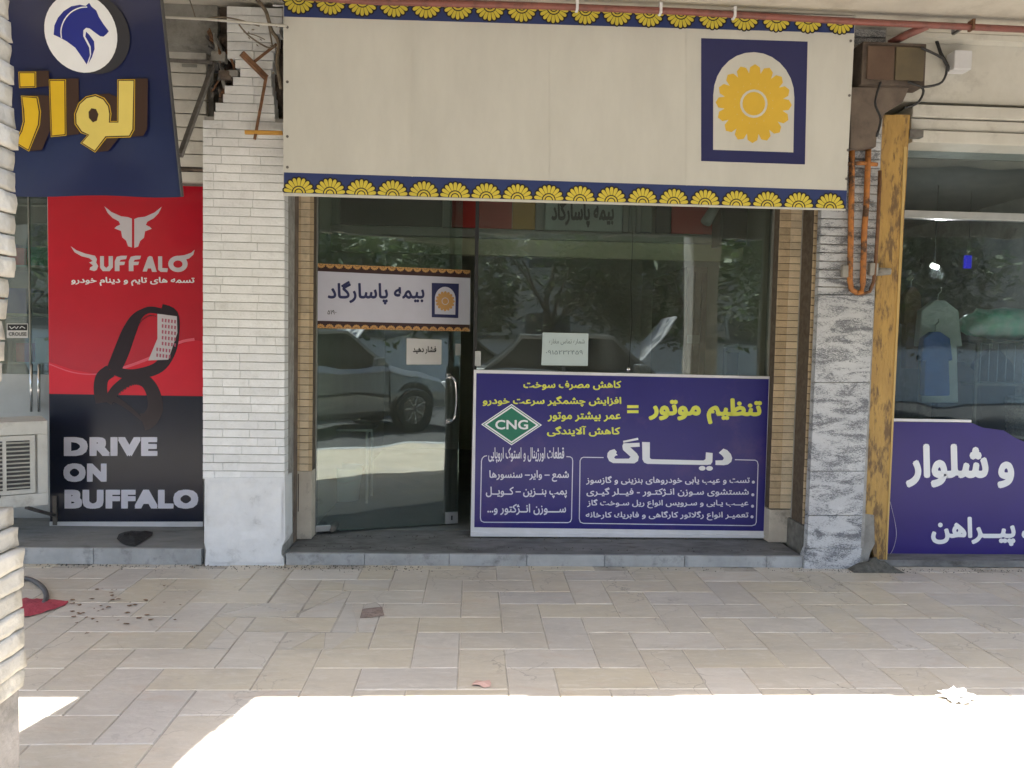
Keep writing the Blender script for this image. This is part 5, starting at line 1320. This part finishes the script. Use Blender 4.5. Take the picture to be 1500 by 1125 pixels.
# ================================================================ foreground column
fc = thing('foreground_column', 'rough white stone-clad column at the left edge of the picture, cladding broken off in the middle', 'column', (-1.8, -2.9, 0))
XC = (G(30, 1125).x)                       # cladding face
yc1 = -2.93; yc0 = -3.36
q = W(29, 500, yc1); XC = q.x; XC0 = XC-.62
CLAD = mat('rough_cladding', (.56, .53, .47, 1), (.44, .41, .36, 1), scale=9, rough=.85, bump=1, bscale=26, rnd=.12, dirt=.6, dscale=7, dcol=(.2, .18, .15, 1))
MB().box(XC0+.05, XC-.062, yc0+.05, yc1-.05, 0.002, ZC-.002).build('core', mat('rough_core', (.48, .46, .42, 1), (.36, .34, .31, 1), scale=9, rough=.95, bump=1, bscale=20), fc)
zq0 = W(20, 1008, yc1).z; zgap0, zgap1 = W(10, 738, yc1).z, W(10, 556, yc1).z
MB().box(XC0-.0, XC-.014, yc0, yc1-.0, 0.002, zq0).build('plinth_slab', mat('plinth_stone', (.36, .33, .31, 1), (.26, .24, .22, 1), scale=6, rough=.8, bump=.6, dirt=.5), fc, bevel=.004)
MB().box(XC-.01, XC+.012, yc1-.16, yc1+.02, .002, .10).build('mortar_foot', CONC, fc, bevel=.01)
def rough_brick(x0, x1, y0, y1, z0, z1, amp=.010, seed=0):
    me = bpy.data.meshes.new('brick'); bm = bmesh.new(); bmesh.ops.create_cube(bm, size=1)
    bmesh.ops.subdivide_edges(bm, edges=bm.edges, cuts=3, use_grid_fill=True)
    for v in bm.verts:
        v.co = Vector(((x0+x1)/2+v.co.x*(x1-x0), (y0+y1)/2+v.co.y*(y1-y0), (z0+z1)/2+v.co.z*(z1-z0)))
        e = v.co.copy(); v.co += Vector((noise.noise(e*22), noise.noise(e*22+Vector((9, 0, 0))), .35*noise.noise(e*22+Vector((0, 7, 0)))))*amp*.75 - fc.location
    bm.to_mesh(me); bm.free(); me.materials.append(CLAD)
    me.polygons.foreach_set('use_smooth', [True]*len(me.polygons))
    o = bpy.data.objects.new('brick', me); C.objects.link(o); o.parent = fc; return o
random.seed(21)
edge = lerpf([(0, 32), (0.5, 31), (zgap0-.16, 30), (zgap0-.06, 20), (zgap0, 8), (zgap1, 3), (zgap1+.12, 8), (zgap1+.26, 10), (zgap1+.30, 20), (zgap1+.42, 28), (zgap1+.7, 27), (zgap1+.95, 20), (3, 22), (4, 24)])
z = zq0+.003; hz = .058; k = 0
while z+hz < ZC:
    xe = W(edge(z+hz/2), 500, yc1).x + random.uniform(-.006, .006)
    if not (zgap0-.02 < z+hz/2 < zgap1-.0):
        ycut = yc0+.2+(k % 2)*.08
        rough_brick(XC-.075, xe, ycut+.003, yc1, z+.003, z+hz-.003)
        rough_brick(XC-.075, xe, yc0, ycut-.003, z+.003, z+hz-.003)
    for fy0, fy1 in ((yc0-.0, yc0+.055), (yc1-.055, yc1-.001)):
        rough_brick(XC0, (XC0+XC)/2-.05+(k % 2)*.1, fy0, fy1, z+.003, z+hz-.003, .006) if fy0 < -3.2 else None
    z += hz; k += 1
rough_wall(0, 0, 0, 0, 1, 1, 1, 0, CLAD, 'scrap_face', fc) if False else None
MB().box(XC0-.004, XC0+.05, yc0+.06, yc1, zq0+.003, ZC-.003).build('side_render', CLAD, fc)
MB().box(XC0+.06, XC-.08, yc1-.05, yc1-.006, zq0+.003, ZC-.003).build('inner_render', CLAD, fc)
# neighbours of that column along the street edge (seen in the glass)
for i, (xx, lab) in enumerate(((2.78, 'right street-edge column of the arcade'), (-5.9, 'far left street-edge column of the arcade'))):
    t = thing('arcade_column', lab, 'column', (xx, -3.1, 0)); MB().box(xx-.16, xx+.16, yc0, yc1, .002, ZC-.003).build('shaft', CLAD, t, bevel=.01)
    MB().box(xx-.19, xx+.19, yc0-.03, yc1+.03, .002, .4).build('plinth', CONC, t, bevel=.01)

# ================================================================ unseen beam added at the street edge to cast the floor shadow
ZH = 2.86
mbm = MB(); xa_ = -9.0
while xa_ < 8.9:
    xb_ = min(9, xa_+random.uniform(.5, 1.1)); mbm.box(xa_, xb_, -3.13-random.uniform(0, .012), -3.07, ZH+random.choice((0, 0, .01, -.03, .015))+random.uniform(-.01, .01), ZH+.2); xa_ = xb_  # lower edge made uneven to roughen the shadow line on the tiles
eb = struct('added_shadow_beam', MB().box(-9, 9, -3.12, -3.08, ZH+.1, ZC-.003), CONC)
mbm.build('ragged_shadow_edge', CONC, eb)['kind'] = 'stuff'

# ================================================================ the street opposite (seen reflected)
def car(name, label, x, y, rz, paint, hood_up=False):
    t = thing(name, label, 'car', (0, 0, 0), 'cars parked along the street')
    def half(x_): return .80-.10*max(0, abs(x_)-1.5)/.6
    lowp = [(-2.15, .35), (-2.18, .62), (-2.05, .80), (-1.45, .90), (-.95, .93), (1.35, .95), (1.95, .90), (2.1, .72), (2.12, .36)]
    mb = MB(); st_ = []
    prof = [(-2.15, .62), (-2.0, .80), (-1.5, .90), (-1.0, .95), (0, .96), (1.2, .97), (1.7, .96), (2.05, .86), (2.12, .6)]
    for (xx, top) in prof:
        hw_ = half(xx); ring = [(-hw_, .28), (-hw_-.02, .55), (-hw_+.02, top-.08), (-hw_+.10, top), (hw_-.10, top), (hw_-.02, top-.08), (hw_+.02, .55), (hw_, .28)]
        st_.append(len(mb.v)); mb.v += [(xx, a_, b_) for a_, b_ in ring]
    for i in range(len(prof)-1):
        for k in range(8): mb.f.append((st_[i]+k, st_[i]+(k+1) % 8, st_[i+1]+(k+1) % 8, st_[i+1]+k)); mb.m.append(0)
    for s_ in (0, len(prof)-1): mb.f.append(tuple(st_[s_]+k for k in range(8))); mb.m.append(0)
    mb.build('body', paint, t, bevel=.02, smooth=False)
    g_ = MB(); R0 = [(-.98, .94), (1.55, .94)]; R1 = [(-.35, 1.42), (1.05, 1.43)]
    for s_ in (-1, 1):
        g_.quad([(R0[0][0], s_*.70, .94), (R0[1][0], s_*.70, .94), (R1[1][0], s_*.56, 1.40), (R1[0][0], s_*.56, 1.40)])
    g_.quad([(R0[0][0], -.70, .94), (R0[0][0], .70, .94), (R1[0][0], .56, 1.40), (R1[0][0], -.56, 1.40)])
    g_.quad([(R0[1][0], -.70, .94), (R0[1][0], .70, .94), (R1[1][0], .56, 1.40), (R1[1][0], -.56, 1.40)])
    g_.build('windows', mat('car_glass_'+name, (.01, .012, .014, 1), rough=.08, spec=.8), t)
    MB().box(R1[0][0]-.02, R1[1][0]+.02, -.58, .58, 1.395, 1.45).build('roof', paint, t, bevel=.02)
    for s_ in (-1, 1):
        for xx in (-.95, .38, 1.45): MB().box(xx-.006, xx+.006, s_*.825-.006, s_*.825+.006, .34, .88).build('door_seam', BLACK, t)
        for xx in (.18, 1.25): MB().box(xx-.09, xx+.09, s_*.84-.012, s_*.84+.012, .76, .79).build('door_handle', paint, t, bevel=.004)
        MB().box(-.95, 1.0, s_*.828-.01, s_*.828+.01, .50, .545).build('rubbing_strip', BLACK, t, bevel=.004)
        MB().box(-1.0, 1.0, s_*.80-.012, s_*.80+.012, .24, .30).build('sill', BLACK, t)
        MB().box(-.80, -.66, s_*.90-.09, s_*.90+.09, .95, 1.07).build('mirror', paint, t, bevel=.03)
        for xx in (-1.38, 1.35): MB().lathe((xx, s_*.79, .33), [(.30, 0), (.40, 0), (.405, .018*s_), (.37, .028*s_), (.30, .02*s_)], n=28, axis='Y').build('wheel_arch', BLACK, t)
    MB().box(-2.21, -2.10, -.68, .68, .30, .50).build('bumper', paint, t, bevel=.02); MB().box(2.06, 2.18, -.70, .70, .32, .54).build('bumper', paint, t, bevel=.02)
    MB().box(-2.19, -2.14, -.42, .42, .60, .72).build('radiator_grille', BLACK, t)
    for s_ in (-1, 1):
        for (a_, b_) in (((-.98, .94), (-.36, 1.41)), ((.4, .95), (.38, 1.41)), ((1.55, .94), (1.05, 1.41))):
            MB().bar((a_[0], s_*.705, a_[1]), (b_[0], s_*.565, b_[1]), .05).build('pillar', paint, t)
        for xx in (-1.38, 1.35):
            wl = MB().lathe((xx, s_*.80, .31), [(0, -.10), (.29, -.10), (.31, -.07), (.31, .07), (.29, .10), (.2, .10), (.18, .085), (0, .085)] if s_ > 0 else [(0, .10), (.29, .10), (.31, .07), (.31, -.07), (.29, -.10), (.2, -.10), (.18, -.085), (0, -.085)], n=24, axis='Y').build('wheel', BLACK, t, smooth=False)
            MB().lathe((xx, s_*.895, .31), [(0, .012*s_), (.16, .006*s_), (.19, -.004*s_)], n=14, axis='Y').build('hubcap', GREYM, wl)
            for q_ in range(7):
                an = q_*.8976; MB().bar((xx+.03*math.cos(an), s_*.905, .31+.03*math.sin(an)), (xx+.18*math.cos(an), s_*.90, .31+.18*math.sin(an)), .035, t2=.014).build('wheel_spoke', ALU, wl)
        MB().box(-2.17, -2.06, s_*.62-.13, s_*.62+.13, .60, .72).build('headlight', P_WHITE, t, bevel=.01)
        MB().box(2.06, 2.14, s_*.64-.12, s_*.64+.12, .66, .80).build('taillight', P_RED, t, bevel=.01)
    if hood_up:
        MB().box(0, 1.05, -.66, .66, -.015, .015, 0, Matrix.Translation((-.98, 0, .95)) @ Matrix.Rotation(R(180+52), 4, 'Y')).build('raised_bonnet', paint, t, bevel=.01)
    t.location = (x, y, -.06); t.rotation_euler = (0, 0, rz); t.scale = (1.08, 1.05, 1.2); return t
CP1 = mat('silver_car_paint', (.22, .23, .23, 1), (.20, .21, .21, 1), rough=.3, coat=.6, metal=.3)
CP2 = mat('white_car_paint', (.74, .74, .73, 1), (.7, .7, .69, 1), rough=.3, coat=.6)
CP3 = mat('grey_car_paint', (.11, .105, .095, 1), (.10, .095, .09, 1), rough=.3, coat=.6)
car('parked_car', 'silver car parked at the kerb opposite the shop window', 1.9, -6.9, R(180), CP1)
car('parked_car', 'white car with its bonnet raised standing in the second row', 2.2, -9.4, R(180), CP2, True)
car('parked_car', 'beige-grey car parked to the left of the silver one', -2.8, -6.35, R(178), CP3)
car('parked_car', 'white car parked across the street', -1.0, -14, R(0), CP3)
ow = thing('opposite_wall', 'pale painted wall across the street', 'wall', (0, -17, 0))
MB().box(-25, 25, -17.2, -17, -.1, 1.7).build('wall_face', WPLAST, ow); MB().box(-25, 25, -17.25, -16.95, 1.702, 1.8).build('coping', CONC, ow)
ob = thing('opposite_building', 'long three storey beige building across the street', 'building', (0, -24, 0))
MB().box(-30, 30, -30, -24, -.12, 10.5).build('wall', mat('facade_paint', (.30, .27, .22, 1), (.24, .22, .18, 1), scale=1, rough=.8), ob)
WG = mat('far_window_glass', (.02, .025, .03, 1), rough=.1)
for fz in (1.2, 4.4, 7.4):
    for i in range(14):
        xx = -26+i*4; f_ = MB().box(xx, xx+1.8, -24.0, -23.95, fz, fz+1.6).build('window', ALUD, ob); MB().box(xx+.1, xx+1.7, -23.949, -23.94, fz+.1, fz+1.5).build('pane', WG, f_)
BARK = mat('tree_bark', (.12, .09, .065, 1), (.08, .06, .045, 1), scale=12, rough=.95, bump=.8)
LEAF = mat('tree_leaf', (.055, .10, .03, 1), (.09, .13, .04, 1), scale=1.5, rough=.6, trans=.35)
for i, (xx, yy, hh_) in enumerate(((-6.5, -12.3, 5.6), (-2.2, -12.6, 6.2), (1.8, -12.2, 5.8), (5.2, -12.5, 6.0), (9.5, -12.4, 6.1), (-11, -12.5, 6))):
    t = thing('street_tree', ('leafy street tree opposite, leftmost but one', 'tallest leafy street tree opposite the shop door', 'leafy street tree opposite the fixed window', 'leafy street tree opposite the marble pillar', 'far right leafy street tree across the road', 'far left leafy street tree across the road')[i], 'tree', (xx, yy, -.12), 'street trees across the road')
    rt = random.Random(i+40)
    MB().tube([(xx, yy, -.12), (xx+.05, yy, 1), (xx-.05, yy, 2.2), (xx+.1, yy, 3.4)], [.12, .10, .08, .05], n=9).build('trunk', BARK, t, smooth=True)
    for k in range(6):
        a = k*1.05+rt.random(); MB().tube([(xx, yy, 1.9+k*.15), (xx+.7*math.cos(a), yy+.7*math.sin(a), 2.7+k*.2), (xx+1.4*math.cos(a), yy+1.4*math.sin(a), 3.5+k*.25)], [.045, .03, .012], n=6).build('limb', BARK, t, smooth=True)
    mb = MB(); cl = [(xx+rt.uniform(-2.5, 2.5), yy+rt.uniform(-1.6, 1.6), rt.uniform(2.1, hh_-.3), rt.uniform(.5, 1.1)) for _ in range(34)]
    for _ in range(7000):
        cx_, cy_, cz_, cr = rt.choice(cl); d = Vector((rt.gauss(0, .5), rt.gauss(0, .5), rt.gauss(0, .4)))*cr; p = Vector((cx_, cy_, cz_))+d
        a_ = Vector((rt.uniform(-1, 1), rt.uniform(-1, 1), rt.uniform(-.6, .6))).normalized()*rt.uniform(.07, .16); b_ = a_.cross(Vector((rt.uniform(-1, 1), rt.uniform(-1, 1), 1))).normalized()*.055
        mb.quad([p-a_, p+b_, p+a_, p-b_])
    mb.build('crown', LEAF, t, recalc=False)
